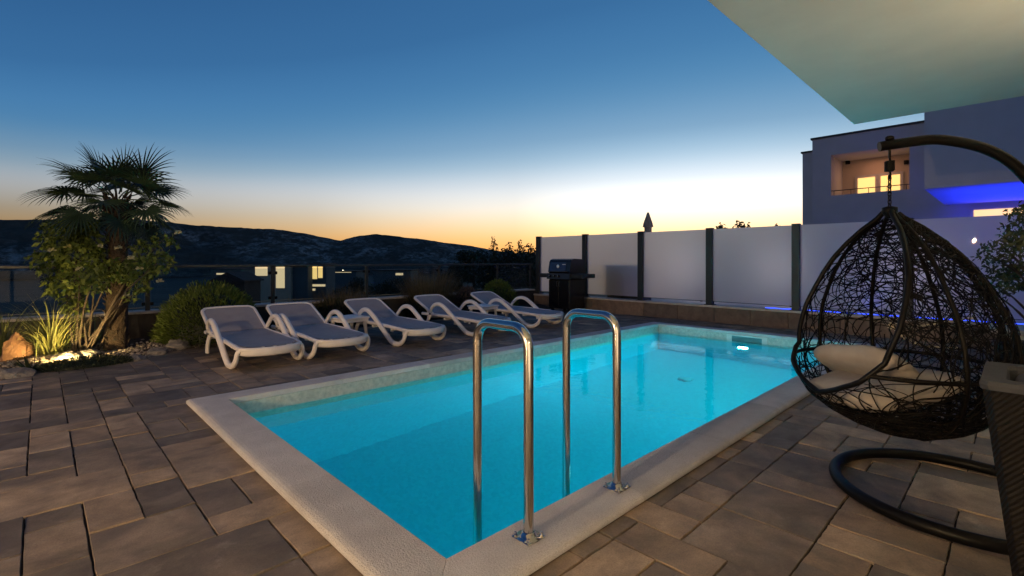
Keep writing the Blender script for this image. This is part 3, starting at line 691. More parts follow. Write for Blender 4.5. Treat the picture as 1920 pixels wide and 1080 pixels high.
# ------------------------------------------------------------------ sun loungers
def make_lounger():
    o = thing('sun_lounger', '', 'sun lounger', group='white sun loungers in a row by the pool')
    hw = .318
    def outline(w, y0, y1, z0, z1, bulge):
        pts = [(-w, y1, z1), (-w, (y0+y1)*.5, (z0+z1)*.5+.01), (-w, y0+.17, z0), (-w*.94, y0+.07, z0-.004), (-w*.62, y0, z0-.008), (0, y0-bulge, z0-.01), (w*.62, y0, z0-.008), (w*.94, y0+.07, z0-.004), (w, y0+.17, z0), (w, (y0+y1)*.5, (z0+z1)*.5+.01), (w, y1, z1)]
        return catmull(pts, 5)
    m = MB(); m.tube(outline(hw, .04, 1.62, .228, .262, .035), .026, 10, up=(0, 0, 1)); m.build('seat_frame', MATS['white_resin'], o)
    front = MB(); fp = catmull([(-.325, .22, .215), (-.30, .11, .21), (-.19, .03, .205), (0, -.005, .203), (.19, .03, .205), (.30, .11, .21), (.325, .22, .215)], 5)
    rings = [[(p.x, p.y, p.z+.030), (p.x*1.01, p.y-.018, p.z+.018), (p.x*1.01, p.y-.022, p.z-.045), (p.x, p.y+.010, p.z-.058), (p.x*.96, p.y+.035, p.z+.0)] for p in fp]
    front.loft(rings); front.build('front_rail', MATS['white_resin'], o)
    for yy in (.55, 1.05, 1.50):
        m = MB(); m.box(-.30, .30, yy-.02, yy+.02, .185, .228, .006); m.build('cross_bar', MATS['white_resin'], o)
    HY, HZ = 1.33, .275
    rows = []
    for k in range(15):
        v_ = k/14; y_ = .062+v_*(HY-.062+.01); w_ = hw-.018
        if k == 0: w_ *= .74
        if k == 1: w_ *= .95
        row = []
        for j in range(9):
            u_ = -1+j/4; fx = u_*w_; yy = y_-(.04*(1-u_*u_) if k == 0 else (.018*(1-u_*u_) if k == 1 else 0))
            row.append((fx, yy, .252+.03*v_-.012*(1-u_*u_)*math.sin(math.pi*min(1, v_+.1))))
        rows.append(row)
    m = MB(); m.loft(rows, caps=False, closed=False); m.build('seat_sling', MATS['sling'], o)
    ang = R(25); cl, sl = math.cos(ang), math.sin(ang); BL = .62
    def B(x, t_, h=0): return (x, HY+cl*t_-sl*h, HZ+sl*t_+cl*h)
    bo = catmull([B(-hw, 0), B(-hw, .2), B(-hw, .42), B(-hw*.99, .55), B(-hw*.92, BL-.03), B(-hw*.76, BL), B(0, BL+.012), B(hw*.76, BL), B(hw*.92, BL-.03), B(hw*.99, .55), B(hw, .42), B(hw, .2), B(hw, 0)], 4)
    m = MB(); m.tube(bo, .023, 10); m.build('back_frame', MATS['white_resin'], o)
    rows = []
    for k in range(9):
        v_ = k/8; t_ = v_*(BL-.01); w_ = hw-.014
        if k == 8: w_ *= .82
        rows.append([B((-1+j/4)*w_, t_, .012-.012*(1-(-1+j/4)**2)*math.sin(math.pi*v_)) for j in range(9)])
    m = MB(); m.loft(rows, caps=False, closed=False); m.build('back_sling', MATS['sling'], o)
    m = MB()
    for x in (-.2, .2): m.tube([B(x, .42, -.03), (x, 1.58, .23)], .012, 8)
    m.build('back_prop', MATS['white_resin'], o)
    for s in (-1, 1):
        xo = s*(hw+.024)
        lp = catmull([(s*(hw-.01), .12, .225), (xo, .135, .185), (xo+s*.008, .165, .10), (xo+s*.014, .25, .040), (xo+s*.018, .36, .030), (xo+s*.020, .45, .055), (xo+s*.022, .57, .135), (xo+s*.026, .76, .275), (xo+s*.030, .94, .395), (xo+s*.030, 1.04, .443), (xo+s*.028, 1.14, .455), (xo+s*.024, 1.25, .425), (xo+s*.014, 1.335, .35), (s*(hw+.006), 1.375, .265)], 6)
        rr = [.022+.011*math.sin(math.pi*i/(len(lp)-1)) for i in range(len(lp))]
        m = MB(); m.tube(lp, rr, 10, flat=1.15, up=(s, 0, 0)); m.build('arm_leg_loop', MATS['white_resin'], o)
        m = MB(); m.tube(catmull([(s*hw, 1.38, .27), (s*(hw+.012), 1.44, .17), (s*(hw+.014), 1.48, .08), (s*(hw+.012), 1.49, .012)], 5), .024, 10, flat=1.4, up=(s, 0, 0)); m.build('rear_leg', MATS['white_resin'], o)
        m = MB(); m.tube([(s*(hw+.02), 1.36, .275), (s*(hw+.048), 1.36, .275)], .017, 12); m.build('hinge_bolt', MATS['steel'], o)
    return o
proto = make_lounger()
LP = [((1.87, 5.69), 0, 'white sun lounger with grey sling, nearest the palm and globe shrub, leftmost'),
      ((2.70, 5.66), 1, 'white sun lounger with grey sling, second from the palm, arm touching the leftmost lounger'),
      ((3.95, 5.70), 3, 'white sun lounger with grey sling in the middle, right of the first side table'),
      ((5.29, 5.70), 4, 'white sun lounger with grey sling, fourth from the palm, left of the second side table'),
      ((6.67, 5.72), 6, 'white sun lounger with grey sling nearest the barbecue, rightmost')]
for i, ((x, y), a, lab) in enumerate(LP):
    o = proto if i == 0 else copy_tree(proto)
    o.location = (x, y, 0); o.rotation_euler = (0, 0, R(a)); o['label'] = lab
def side_table(x, y, lab):
    o = thing('side_table', lab, 'side table', (x, y, 0), R(10), 'small white side tables')
    m = MB(); m.box(-.22, .22, -.22, .22, .325, .355, .012); m.build('tabletop', MATS['white_resin'], o)
    m = MB(); m.box(-.20, .20, -.20, .20, .285, .3245); m.build('apron', MATS['white_resin'], o)
    for sx_ in (-1, 1):
        for sy_ in (-1, 1):
            m = MB(); m.tube([(sx_*.16, sy_*.16, .285), (sx_*.185, sy_*.185, .0)], [.03, .02], 8); m.build('leg', MATS['white_resin'], o)
side_table(3.33, 6.95, 'small white plastic side table between the second and middle loungers')
side_table(6.02, 7.0, 'small white plastic side table between the fourth and rightmost loungers')

# ------------------------------------------------------------------ egg chair
HG = F2*2.5+R2*1.934; S = R2.copy(); LEAN = R2*.075
prof_e = [(1.447, .02), (1.40, .075), (1.344, .17), (1.28, .255), (1.207, .335), (1.12, .405), (1.03, .46), (.94, .51), (.852, .54), (.78, .553), (.716, .553), (.65, .542), (.58, .517), (.52, .485), (.47, .445), (.41, .375), (.36, .29), (.32, .18), (.30, .03)]
ez = np.array([p[0] for p in prof_e])[::-1]; er = np.array([p[1] for p in prof_e])[::-1]*.80
opz = np.array([.52, .55, .62, .72, .88, 1.10, 1.34, 1.45]); oph = np.array([0, 12, 29, 41, 49, 57, 62, 62])
al = np.cumsum(np.r_[0, np.hypot(np.diff(ez), np.diff(er))])     # arc length from the bottom
ALT = al[-1]
n_open = (-math.sin(R(86))*R2-math.cos(R(86))*F2); n_side = Vector((-n_open.y, n_open.x, 0))
def egg(th, s, out=0):
    """th: degrees from the opening direction, s: arc length from the bottom"""
    z = float(np.interp(s, al, ez)); r = float(np.interp(s, al, er))+out
    k = max(0, math.cos(R(th)))
    if z < .72: r += .055*k*max(0, min(1, (z-.33)/.15))*max(0, min(1, (.75-z)/.12))
    c = HG+LEAN*((1.447-z)/1.147)
    p = c+n_open*(r*math.cos(R(th)))+n_side*(r*math.sin(R(th))); return Vector((p.x, p.y, z))
def open_half(s):
    z = float(np.interp(s, al, ez)); return 0 if z <= .52 else float(np.interp(z, opz, oph))
st = thing('chair_stand', 'black tubular stand with floor ring and curved arm holding the egg chair', 'stand', (3.27, .2, 0))
L0 = Vector((3.27, .2, 0))
m = MB(); m.tube([(.51*math.cos(2*math.pi*k/64), .51*math.sin(2*math.pi*k/64), .031) for k in range(64)], .029, 12, closed=True); m.build('base_ring', MATS['black_metal'], st)
ud = Vector((.49, -.87, 0)).normalized()
arm = [HG+ud*a+Vector((0, 0, z))-L0 for a, z in ((-.045, 1.770), (.0, 1.776), (.10, 1.786), (.21, 1.788), (.36, 1.747), (.466, 1.685), (.545, 1.60), (.66, 1.42), (.76, 1.18), (.82, .9), (.845, .6), (.835, .3), (.80, .05))]
m = MB(); m.tube(catmull(arm, 5), .025, 14); m.build('curved_arm', MATS['black_metal'], st)
m = MB(); m.lathe([(.012, 1.80), (.02, 1.803), (.02, 1.815), (.012, 1.822), (.001, 1.823)], 12, (HG.x-L0.x, HG.y-L0.y)); m.build('bolt_head', MATS['black_metal'], st)
pod = thing('egg_chair', 'dark woven egg chair hanging from its stand on a chain', 'egg chair', (HG.x, HG.y, .30)); PL = Vector((HG.x, HG.y, .30))
sv = np.linspace(0, ALT, 200); rimA = []; s0 = float(np.interp(.52, ez, al))
ss = [s0+(ALT-.012-s0)*(k/46)**1.0 for k in range(47)]
rim = [egg(open_half(s), s)-PL for s in reversed(ss)]+[egg(-open_half(s), s)-PL for s in ss[1:]]
m = MB(); m.tube(rim, .0125, 10); m.build('rim', MATS['black_metal'], pod)
for th in (78, 118, 160, 202, 244, 284):
    m = MB(); m.tube([egg(th, ALT*k/50)-PL for k in range(50)], .0105, 8); m.build('rib', MATS['rattan'], pod)
m = MB(); sr = float(np.interp(.66, ez, al)); h0 = open_half(sr); m.tube([egg(h0+(360-2*h0)*k/60, sr)-PL for k in range(61)], .010, 8); m.build('seat_band', MATS['rattan'], pod)
m = MB(); m.lathe([(.012, 1.40-.30), (.034, 1.43-.30), (.034, 1.455-.30), (.012, 1.462-.30)], 12); m.build('top_cap', MATS['black_metal'], pod)
def weave(nstr, zr, rad, flatness, name, steps=(30, 80), thr=None, out=.004):
    m = MB(); wr = random.Random(5+nstr)
    for _ in range(nstr):
        s = wr.uniform(*zr); th = wr.uniform(-180, 180) if thr is None else wr.uniform(*thr)
        if abs((th+180) % 360-180) < open_half(s): continue
        a = wr.uniform(0, 2*math.pi); ca = wr.uniform(-.28, .28); pts = []; o_ = wr.uniform(-.006, out+.004)
        for _k in range(wr.randint(*steps)):
            if abs((th+180) % 360-180) < open_half(s)-.1 or not (.03 < s < ALT-.06): break
            pts.append(egg(th, s, o_)-PL)
            r = max(.08, float(np.interp(s, al, er)))
            th += math.degrees(math.cos(a)*.022/r); s += math.sin(a)*.022*flatness
            ca += wr.uniform(-.11, .11); ca *= .95; ca = max(-.34, min(.34, ca)); a += ca
        if len(pts) > 4: m.tube(pts, rad*wr.uniform(.8, 1.25), 4, caps=False)
    o = m.build(name, MATS['rattan'], pod); o['kind'] = 'stuff'; return o
weave(300, (.10, ALT-.1), .0025, 1, 'weave_strands', (35, 90))
weave(90, (.06, .42), .0034, .35, 'weave_strands', (40, 90))
weave(90, (float(np.interp(.80, ez, al)), ALT-.08), .0026, 1, 'weave_strands', (15, 50), (-190, -95))
weave(80, (.75*ALT, ALT-.07), .0026, .6, 'weave_strands', (15, 40))
# hook, spring and chain
zc = 1.745
m = MB(); m.tube([(0, 0, z-.30) for z in (1.752, 1.71)], .006, 8); m.tube(catmull([(0, 0, 1.715-.30), (.012, 0, 1.70-.30), (.0, 0, 1.688-.30)], 4), .005, 8)
m.lathe([(.016, 1.640-.30), (.019, 1.643-.30), (.019, 1.690-.30), (.016, 1.693-.30)], 14)
for k in range(9): m.tube([(.0205*math.cos(2*math.pi*i/14), .0205*math.sin(2*math.pi*i/14), 1.643+.0056*k+.0056*i/14-.30) for i in range(14)], .0026, 5, closed=True)
m.tube(catmull([(.0, 0, 1.642-.30), (.016, 0, 1.632-.30), (.018, 0, 1.617-.30), (.0, 0, 1.606-.30), (-.017, 0, 1.616-.30)], 5), .0052, 8); m.build('hook_spring', MATS['black_metal'], pod)
z = 1.618
for k in range(9):
    cz = z-.30-.011; ax = (F2 if k % 2 else R2); ll = []
    for i in range(18):
        a = 2*math.pi*i/18; ll.append(Vector((0, 0, cz+.0155*math.sin(a)))+ax*(.0075*math.cos(a)))
    m = MB(); m.tube(ll, .0030, 6, closed=True); m.build('chain_link', MATS['black_metal'], pod); z -= .0205
# seat cushion and pillow inside
def cushion(name, label, cat, loc, rot, sx_, sy_, sz_, mat, seed, puff=.5):
    m = MB(); n = 18; rings = []
    for i in range(n+1):
        v_ = -1+2*i/n; ring = []
        for j in range(28):
            a = 2*math.pi*j/28
            # superellipsoid
            e1, e2 = puff, .55; cv, sv_ = math.cos(v_*math.pi/2), math.sin(v_*math.pi/2)
            f = lambda w, e: math.copysign(abs(w)**e, w)
            p = Vector((sx_*f(cv, e1)*f(math.cos(a), e2), sy_*f(cv, e1)*f(math.sin(a), e2), sz_*f(sv_, .9)))
            nz = mnoise.noise(Vector((p.x*6+seed, p.y*6, p.z*6)))*.018; p.z += nz
            ring.append(tuple(p))
        rings.append(ring)
    m.loft(rings, caps=False)
    o = m.build(name, MATS[mat]); o.location = loc; o.rotation_euler = rot; return tag(o, label, cat)
ced = HG+LEAN*.7
yaw = math.atan2(n_open.y, n_open.x)
c1 = ced+n_open*.11; cushion('seat_cushion', 'flat beige seat cushion in the egg chair', 'cushion', (c1.x, c1.y, .545), (R(4), R(10), yaw), .28, .29, .065, 'beige_cloth', 1.0)
c2 = ced+n_open*.13; cushion('pillow', 'beige pillow leaning at the back of the egg chair', 'pillow', (c2.x-n_side.x*.08, c2.y-n_side.y*.08, .635), (R(8), R(-38), yaw), .145, .26, .06, 'beige_cloth', 4.0, .6)
# pale cord tied to the back of the egg
t0 = egg(200, float(np.interp(.78, ez, al)), .01)
tp_ = [(.0, 0, 0), (.05, -.05, .0), (.12, -.14, -.03), (.24, -.30, .02), (.5, -.6, .05)]
cd = thing('cord', 'pale cord tied to the back of the egg chair', 'cord', tuple(egg(-128, float(np.interp(.80, ez, al)), .012)))
m = MB(); m.tube(catmull([Vector((0, 0, 0)), R2*.05+Vector((0, 0, .012)), R2*.12+Vector((0, 0, -.005)), R2*.25+Vector((0, 0, .01)), R2*.5+Vector((0, 0, .05))], 6), .006, 8); m.build('strand', MATS['rope'], cd)
m = MB(); m.tube(catmull([Vector((0, 0, 0)), R2*.03+Vector((0, 0, -.025)), R2*.09+Vector((0, 0, -.075)), R2*.2+Vector((0, 0, -.12)), R2*.4+Vector((0, 0, -.13))], 6), .006, 8); m.build('strand', MATS['rope'], cd)
m = MB(); m.tube(catmull([Vector((0, 0, .015)), R2*.015+Vector((0, 0, .0)), Vector((0, 0, -.015)), R2*-.012], 5, True), .007, 8, closed=True); m.build('knot', MATS['rope'], cd)

# ------------------------------------------------------------------ tapered wicker basket with grey cushions
bk = thing('wicker_basket', 'tall tapered dark wicker basket with grey cushions at the right edge', 'basket', (2.36, -.135, 0))
hw_, hb = .212, .125
def sq(h, z, r=.02): return [(-h+r, -h, z), (h-r, -h, z), (h, -h+r, z), (h, h-r, z), (h-r, h, z), (-h+r, h, z), (-h, h-r, z), (-h, -h+r, z)]
m = MB(); m.loft([sq(hb+(hw_-hb)*k/8, .79*k/8) for k in range(9)], smooth=False)
m.f = m.f[:-1]; m.sm = m.sm[:-1]; m.build('side', MATS['wicker'], bk)
m = MB(); m.loft([sq(hw_+.003, .775), sq(hw_+.006, .79), sq(hw_+.003, .803), sq(hw_-.055, .803), sq(hw_-.06, .79), sq(hw_-.075, .55)], caps=False, smooth=False); m.build('rim', MATS['grey_cloth'], bk)
cushion('grey_cushion', 'rolled grey cushion on top inside the wicker basket', 'cushion', (2.36, -.05, .745), (R(90), 0, R(90)), .055, .055, .16, 'grey_cloth', 2.0, .8)
cushion('grey_cushion', 'grey cushion lying below the rolled one inside the wicker basket', 'cushion', (2.355, -.155, .70), (R(10), R(14), R(20)), .14, .13, .05, 'grey_cloth', 3.0, .7)

# ------------------------------------------------------------------ planting bed
def bed_z(x, y):
    d = min(1, max(0, (y-bed_edge(x))/.35)); v = mnoise.noise(Vector((x*2.3, y*2.3, 0)))*.035+mnoise.noise(Vector((x*7, y*7, 2)))*.012
    return -.012+d*(.075+v)
gx, gy = 170, 34; V = []
for j in range(gy):
    for i in range(gx):
        x = -4.6+i*(13.9/(gx-1)); e = bed_edge(x)-.02; y = e+(8.85-e)*j/(gy-1); V.append((x, y, bed_z(x, y)))
idx = np.arange(gx*gy).reshape(gy, gx); Fq = np.stack([idx[:-1, :-1], idx[:-1, 1:], idx[1:, 1:], idx[1:, :-1]], -1).reshape(-1, 4)
tag(link(bpy.data.objects.new('planting_bed', np_mesh('planting_bed', np.array(V), Fq, MATS['soil'], True))), kind='structure')
# pebbles and bark chips: nobody could count them
ico = bpy.data.meshes.new('tmp'); import bmesh
bm = bmesh.new(); bmesh.ops.create_icosphere(bm, subdivisions=1, radius=1); IV = np.array([v.co[:] for v in bm.verts]); IF = np.array([[v.index for v in f.verts] for f in bm.faces]); bm.free()
def stones(name, pts, size, mat, kind='stuff'):
    n = len(pts); Vs = []
    for p, s in zip(pts, size):
        q = Matrix.Rotation(rng.uniform(0, 6.28), 3, Vector(rng.normal(size=3)).normalized()); sc_ = rng.uniform(.6, 1.25, 3)*s; sc_[2] *= .7
        Vs.append((IV*rng.uniform(.85, 1.12, (len(IV), 1))*sc_) @ np.array(Matrix.Rotation(rng.uniform(0, 6.28), 3, 'Z')).T+p)
    V_ = np.concatenate(Vs); Fs = np.concatenate([IF+i*len(IV) for i in range(n)])
    o = link(bpy.data.objects.new(name, np_mesh(name, V_, Fs, mat, True, np.repeat(rng.uniform(0, 1, n), len(IF))))); o['kind'] = kind; return o
pts = []
while len(pts) < 2600:
    x = rng.uniform(-1.2, 2.4); y = bed_edge(x)+abs(rng.normal(0, .45))+.0
    if y < 8.7: pts.append((x, y, bed_z(x, y)+.004))
o = stones('pebbles', np.array(pts), rng.uniform(.008, .026, len(pts)), MATS['pebble']); tag(o, 'loose brown pebbles and bark chips over the planting bed', 'pebbles')
def rock(x, y, s, label, mat='rock', sq_=(1, 1, .6), group='rocks edging the planting bed', rz=0):
    bm = bmesh.new(); bmesh.ops.create_icosphere(bm, subdivisions=3, radius=1); sd = rng.uniform(0, 100)
    for v in bm.verts:
        p = v.co.copy(); k_ = 1+.35*mnoise.noise(p*1.3+Vector((sd, 0, 0)))+.14*mnoise.noise(p*3.4+Vector((0, sd, 0)))+.05*mnoise.noise(p*8+Vector((0, 0, sd)))
        v.co = Vector((p.x*sq_[0], p.y*sq_[1], p.z*sq_[2]))*k_*s
        if v.co.z < -s*.25: v.co.z = -s*.25
    me = bpy.data.meshes.new('rock'); bm.to_mesh(me); bm.free(); me.materials.append(MATS[mat])
    o = bpy.data.objects.new('rock', me); link(o); o.location = (x, y, bed_z(x, y)+s*.15); o.rotation_euler = (0, 0, rz); return tag(o, label, 'rock', group)
def gp(px, py, z=0):
    d = 915*(1.18-z)/(py-490); p = F2*d+R2*(d*(px-960)/915)
    if p.y > 8.45: p *= 8.45/p.y
    return p.x, p.y
for (px, py, s, lab) in ((335, 642, .17, 'large pale rock in front of the big globe shrub'), (296, 652, .12, 'grey rock left of the large pale rock by the globe shrub'),
        (255, 662, .10, 'small pale rock at the bed edge right of the palm trunk'), (125, 668, .12, 'flat rock lit warm in front of the grasses'), (165, 662, .10, 'small pale rock lit warm at the foot of the flowering shrub'),
        (30, 690, .14, 'rock at the left end of the bed by the paving'), (375, 628, .10, 'small rock beside the leftmost lounger')):
    x, y = gp(px, py, .08); rock(x, y, s, lab, sq_=(1.1, .9, .55), rz=rng.uniform(0, 6))
x, y = gp(30, 666, .1); rock(x, y, .19, 'reddish upright slab of rock at the left end of the bed', 'red_rock', (1.0, .45, 1.35), rz=R(50))
# garden spot hidden among the grasses
x, y = gp(120, 680, .06)
gs_ = thing('garden_spot', 'small black garden spotlight among the grasses at the foot of the palm', 'lamp', (x, y, bed_z(x, y)))
m = MB(); m.lathe([(.01, -.05), (.01, .06)], 8); m.tube([(0, 0, .06), (.01, .05, .085)], [.026, .03], 12); m.build('lamp_body', MATS['black_metal'], gs_)
m = MB(); m.tube([(.0102, .051, .0856), (.0106, .053, .0866)], [.024, .024], 12); m.build('lens', MATS['lamp_warm'], gs_)
light('SPOT', 'lamp_light', (.012, .066, .094), 75, (1.0, .66, .24), gs_, aim((.15, .95, .42)), spot_size=R(135), spot_blend=.7, shadow_soft_size=.02)

# palm
x, y = .70, 8.07; z0 = bed_z(x, y)
palm = thing('fan_palm', 'tall fan palm with shaggy dark trunk and drooping fronds in the bed', 'palm', (x, y, z0))
TZ = 1.98
m = MB(); rings = []
for i in range(40):
    u = i/39; r = (.125-.035*u+.018*math.exp(-((u-.93)/.12)**2)); rings.append([((r*(1+.10*mnoise.noise(Vector((math.cos(a)*2.2, math.sin(a)*2.2, u*14)))))*math.cos(a)+.03*math.sin(u*2.4), (r*(1+.10*mnoise.noise(Vector((math.cos(a)*2.2+5, math.sin(a)*2.2, u*14)))))*math.sin(a), u*TZ-.05) for a in [2*math.pi*k/20 for k in range(20)]])
m.loft(rings); m.build('trunk', MATS['palm_trunk'], palm)
m = MB(); pr = random.Random(3)
for k in range(240):           # old leaf bases and fibre
    u = pr.random()**.7; a = pr.uniform(0, 2*math.pi); r = .115-.035*u+(.015 if u > .8 else 0); zz = u*TZ; L_ = pr.uniform(.05, .12)*(1.4 if u > .8 else 1)
    b_ = Vector((math.cos(a)*r+.03*math.sin(u*2.4), math.sin(a)*r, zz)); d_ = Vector((math.cos(a)*.5, math.sin(a)*.5, pr.uniform(.5, 1.1))).normalized()
    m.tube([b_, b_+d_*L_*.6, b_+d_*L_], [.014, .010, .003], 4)
o = m.build('leaf_bases', MATS['palm_trunk'], palm); o['kind'] = 'stuff'
def frond(az, el, plen, R_, seed, droop):
    """fan frond: stalk, then narrow folded blades fanned around its tip"""
    pr = random.Random(seed); m = MB()
    d = Vector((math.cos(az)*math.cos(el), math.sin(az)*math.cos(el), math.sin(el))); b0_ = Vector((math.cos(az)*.08, math.sin(az)*.08, -.05))
    pts = []; p = b0_.copy(); dd = d.copy()
    for k in range(6):
        pts.append(p.copy()); dd = (dd+Vector((0, 0, -.05*droop))).normalized(); p = p+dd*plen/5
    m.tube(pts, [.011, .009, .008, .007, .006, .006], 5)
    tip = pts[-1]; ax = dd; side = ax.cross(Vector((0, 0, 1)))
    side = side.normalized() if side.length > .05 else Vector((1, 0, 0)); nrm = side.cross(ax).normalized()
    ro = pr.uniform(-1.2, 1.2)*max(.4, 1-droop/1.6); side, nrm = side*math.cos(ro)+nrm*math.sin(ro), nrm*math.cos(ro)-side*math.sin(ro)
    nb = 26
    for k in range(nb):
        a = R(-118+236*k/(nb-1)+pr.uniform(-2, 2)); bl = R_*(1-.22*abs(a)/R(118))*pr.uniform(.9, 1.06)
        bd = (ax*math.cos(a)+side*math.sin(a)+nrm*.12).normalized(); wv = nrm.cross(bd).normalized()
        q = tip.copy(); cur = bd.copy(); L1 = []; R1 = []; C1 = []; segs = 6
        for i in range(segs+1):
            u = i/segs; w = (.0125*math.sin(math.pi*min(1, .18+.62*u)))*(1-u**3)+.0008
            L1.append(q-wv*w+nrm*w*.35); R1.append(q+wv*w+nrm*w*.35); C1.append(q.copy())
            cur = (cur+Vector((0, 0, -.030-.30*droop*u**2*pr.uniform(.6, 1.4)))).normalized(); q = q+cur*bl/segs
        vs = L1+C1+R1; n1 = segs+1; fs = []
        for i in range(segs): fs += [(i, n1+i, n1+i+1, i+1), (n1+i, 2*n1+i, 2*n1+i+1, n1+i+1)]
        bf = len(m.f); m.add(vs, fs)
    m.att['tone'] = [pr.random()]*len(m.f); return m
crown = [(i*2.39996+.3, None) for i in range(32)]
for i, (az, _) in enumerate(crown):
    if i < 1: continue
    u = i/31; el = R(76-108*u**.85); R_ = .50-.07*u
    fo = frond(az, el+pr.uniform(-.1, .1), (.24+.17*min(1, u*1.6))*pr.uniform(.8, 1.12), R_*pr.uniform(.88, 1.08), 100+i, .5+1.5*u).build('frond', MATS['palm_leaf'], palm)
    fo.location = (.03*math.sin(2.4), 0, TZ+.10-.18*u)

# flowering shrub around the palm
def bush_cloud(blobs, n):
    w = np.array([b[3]*b[4]*b[5] for b in blobs]); w = w/w.sum(); P = []
    for b, k in zip(blobs, (w*n).astype(int)):
        d = rng.normal(size=(k, 3)); d /= np.linalg.norm(d, axis=1, keepdims=True); r = rng.uniform(.25, 1, (k, 1))**.45
        P.append(np.array(b[:3])+d*r*np.array(b[3:6]))
    return np.concatenate(P)
def from_px(px, py, d): p = F2*d+R2*(d*(px-960)/915); return (p.x, p.y, 1.18+(490-py)*d/915)
sb = thing('flowering_shrub', 'loose green shrub with pale yellow flowers around the palm trunk', 'shrub', (*gp(150, 662, .06), .06)); o_ = Vector(sb.location)
blobs = []
for (px, py, rr) in ((115, 442, 36), (150, 425, 30), (98, 492, 32), (150, 480, 38), (208, 505, 26), (255, 508, 34), (296, 492, 28), (305, 450, 18), (268, 462, 20), (178, 455, 24), (125, 535, 34), (175, 525, 30), (262, 540, 18), (75, 480, 18), (326, 458, 10), (245, 562, 12), (140, 575, 22)):
    d = rng.uniform(5.7, 6.25); c = Vector(from_px(px, py, d))-o_; r_ = rr*d/915; blobs.append((c.x, c.y, c.z, r_, r_, r_*.85))
pos = bush_cloud(blobs, 3000); leaves('foliage', pos, rng.normal(size=(len(pos), 3))+[0, 0, -.1], rng.uniform(.055, .095, len(pos)), rng.uniform(.03, .05, len(pos)), MATS['shrub_leaf'], sb)
m = MB()
for b in blobs[:13]:
    bs = Vector((rng.uniform(-.12, .18), rng.uniform(-.1, .12), 0)); e = Vector(b[:3]); mid = bs.lerp(e, .5)+Vector((rng.uniform(-.06, .06), rng.uniform(-.06, .06), .08)); m.tube(catmull([bs, mid, e], 5), [.012]*4+[.009]*4+[.005]*3, 6)
m.build('stems', MATS['bark'], sb)
for (px, py) in ((127, 463), (222, 465), (246, 484), (262, 504), (188, 463), (334, 437), (300, 528), (98, 470), (236, 553), (150, 505)):
    c = Vector(from_px(px, py, 5.65))-o_; m = MB(); wr = random.Random(px)
    for k in range(16):
        a = wr.uniform(0, 6.28); e = wr.uniform(-.4, 1.2); d_ = Vector((math.cos(a)*math.cos(e), math.sin(a)*math.cos(e), math.sin(e))); s_ = d_.orthogonal().normalized()*.011; q = c+d_*.03
        m.add([c, q-s_, q+d_*.014, q+s_], [(0, 1, 2, 3)])
    m.build('flower', MATS['flower_yellow' if px % 2 else 'petal_white'], sb)

def grass_clump(name, label, px, py, n, hmin, hmax, spread, lean, mat, cat='grass', wid=.008, curl=1.0, zz=.08, group=None):
    x, y = gp(px, py, zz); t_ = thing(name, label, cat, (x, y, bed_z(x, y)), 0, group)
    ang = rng.uniform(0, 2*math.pi, n); rad = np.abs(rng.normal(0, spread, n)); base = np.stack([np.cos(ang)*rad, np.sin(ang)*rad, np.zeros(n)-.02], 1)
    blades('blades', base, ang+rng.normal(0, .4, n), np.abs(rng.normal(0, lean, n)), rng.uniform(hmin, hmax, n), np.full(n, wid), MATS[mat], t_, curl=curl); return t_
grass_clump('ornamental_grass', 'arching green grass clump lit warm by the garden spot', 95, 663, 260, .45, .95, .07, .45, 'grass_leaf', wid=.009)
grass_clump('ornamental_grass', 'arching grass clump at the far left edge behind the reddish slab', 5, 665, 170, .4, .85, .06, .5, 'grass_leaf', wid=.009)
def sword_plant(label, px, py, n, L0_, L1_, w, mat, zz=.06, el=(.5, 1.35), name='yucca'):
    x, y = gp(px, py, zz); t_ = thing(name, label, 'plant', (x, y, bed_z(x, y)))
    for k in range(n):
        a = k*2.4+rng.uniform(-.2, .2); e = rng.uniform(*el); L_ = rng.uniform(L0_, L1_); d_ = Vector((math.cos(a)*math.cos(e), math.sin(a)*math.cos(e), math.sin(e))); s_ = Vector((-math.sin(a), math.cos(a), 0)); nr_ = s_.cross(d_)
        m = MB(); vs = []
        for i in range(6):
            u = i/5; ww = w*(.6+.6*u if u < .35 else .81*(1-u)/.65+.0)+.0008; c = d_*L_*u+Vector((0, 0, -.10*L_*u*u))
            vs += [c-s_*ww+nr_*ww*.4, c, c+s_*ww+nr_*ww*.4]
        m.add(vs, [f for i in range(5) for f in ((3*i, 3*i+1, 3*i+4, 3*i+3), (3*i+1, 3*i+2, 3*i+5, 3*i+4))]); m.att['tone'] = [rng.random()]*len(m.f); m.build('leaf', MATS[mat], t_)
    return t_
sword_plant('upright green sword-leaved plant in front of the flowering shrub', 122, 636, 16, .35, .62, .016, 'yucca_leaf', el=(.8, 1.45))
sword_plant('green sword-leaved plant left of the palm trunk', 178, 640, 12, .3, .5, .013, 'yucca_leaf', el=(.7, 1.4))
sword_plant('dark small agave at the paving edge in the left bed', 57, 690, 11, .16, .26, .024, 'dark_leaf', zz=.03, el=(.3, 1.2), name='agave')

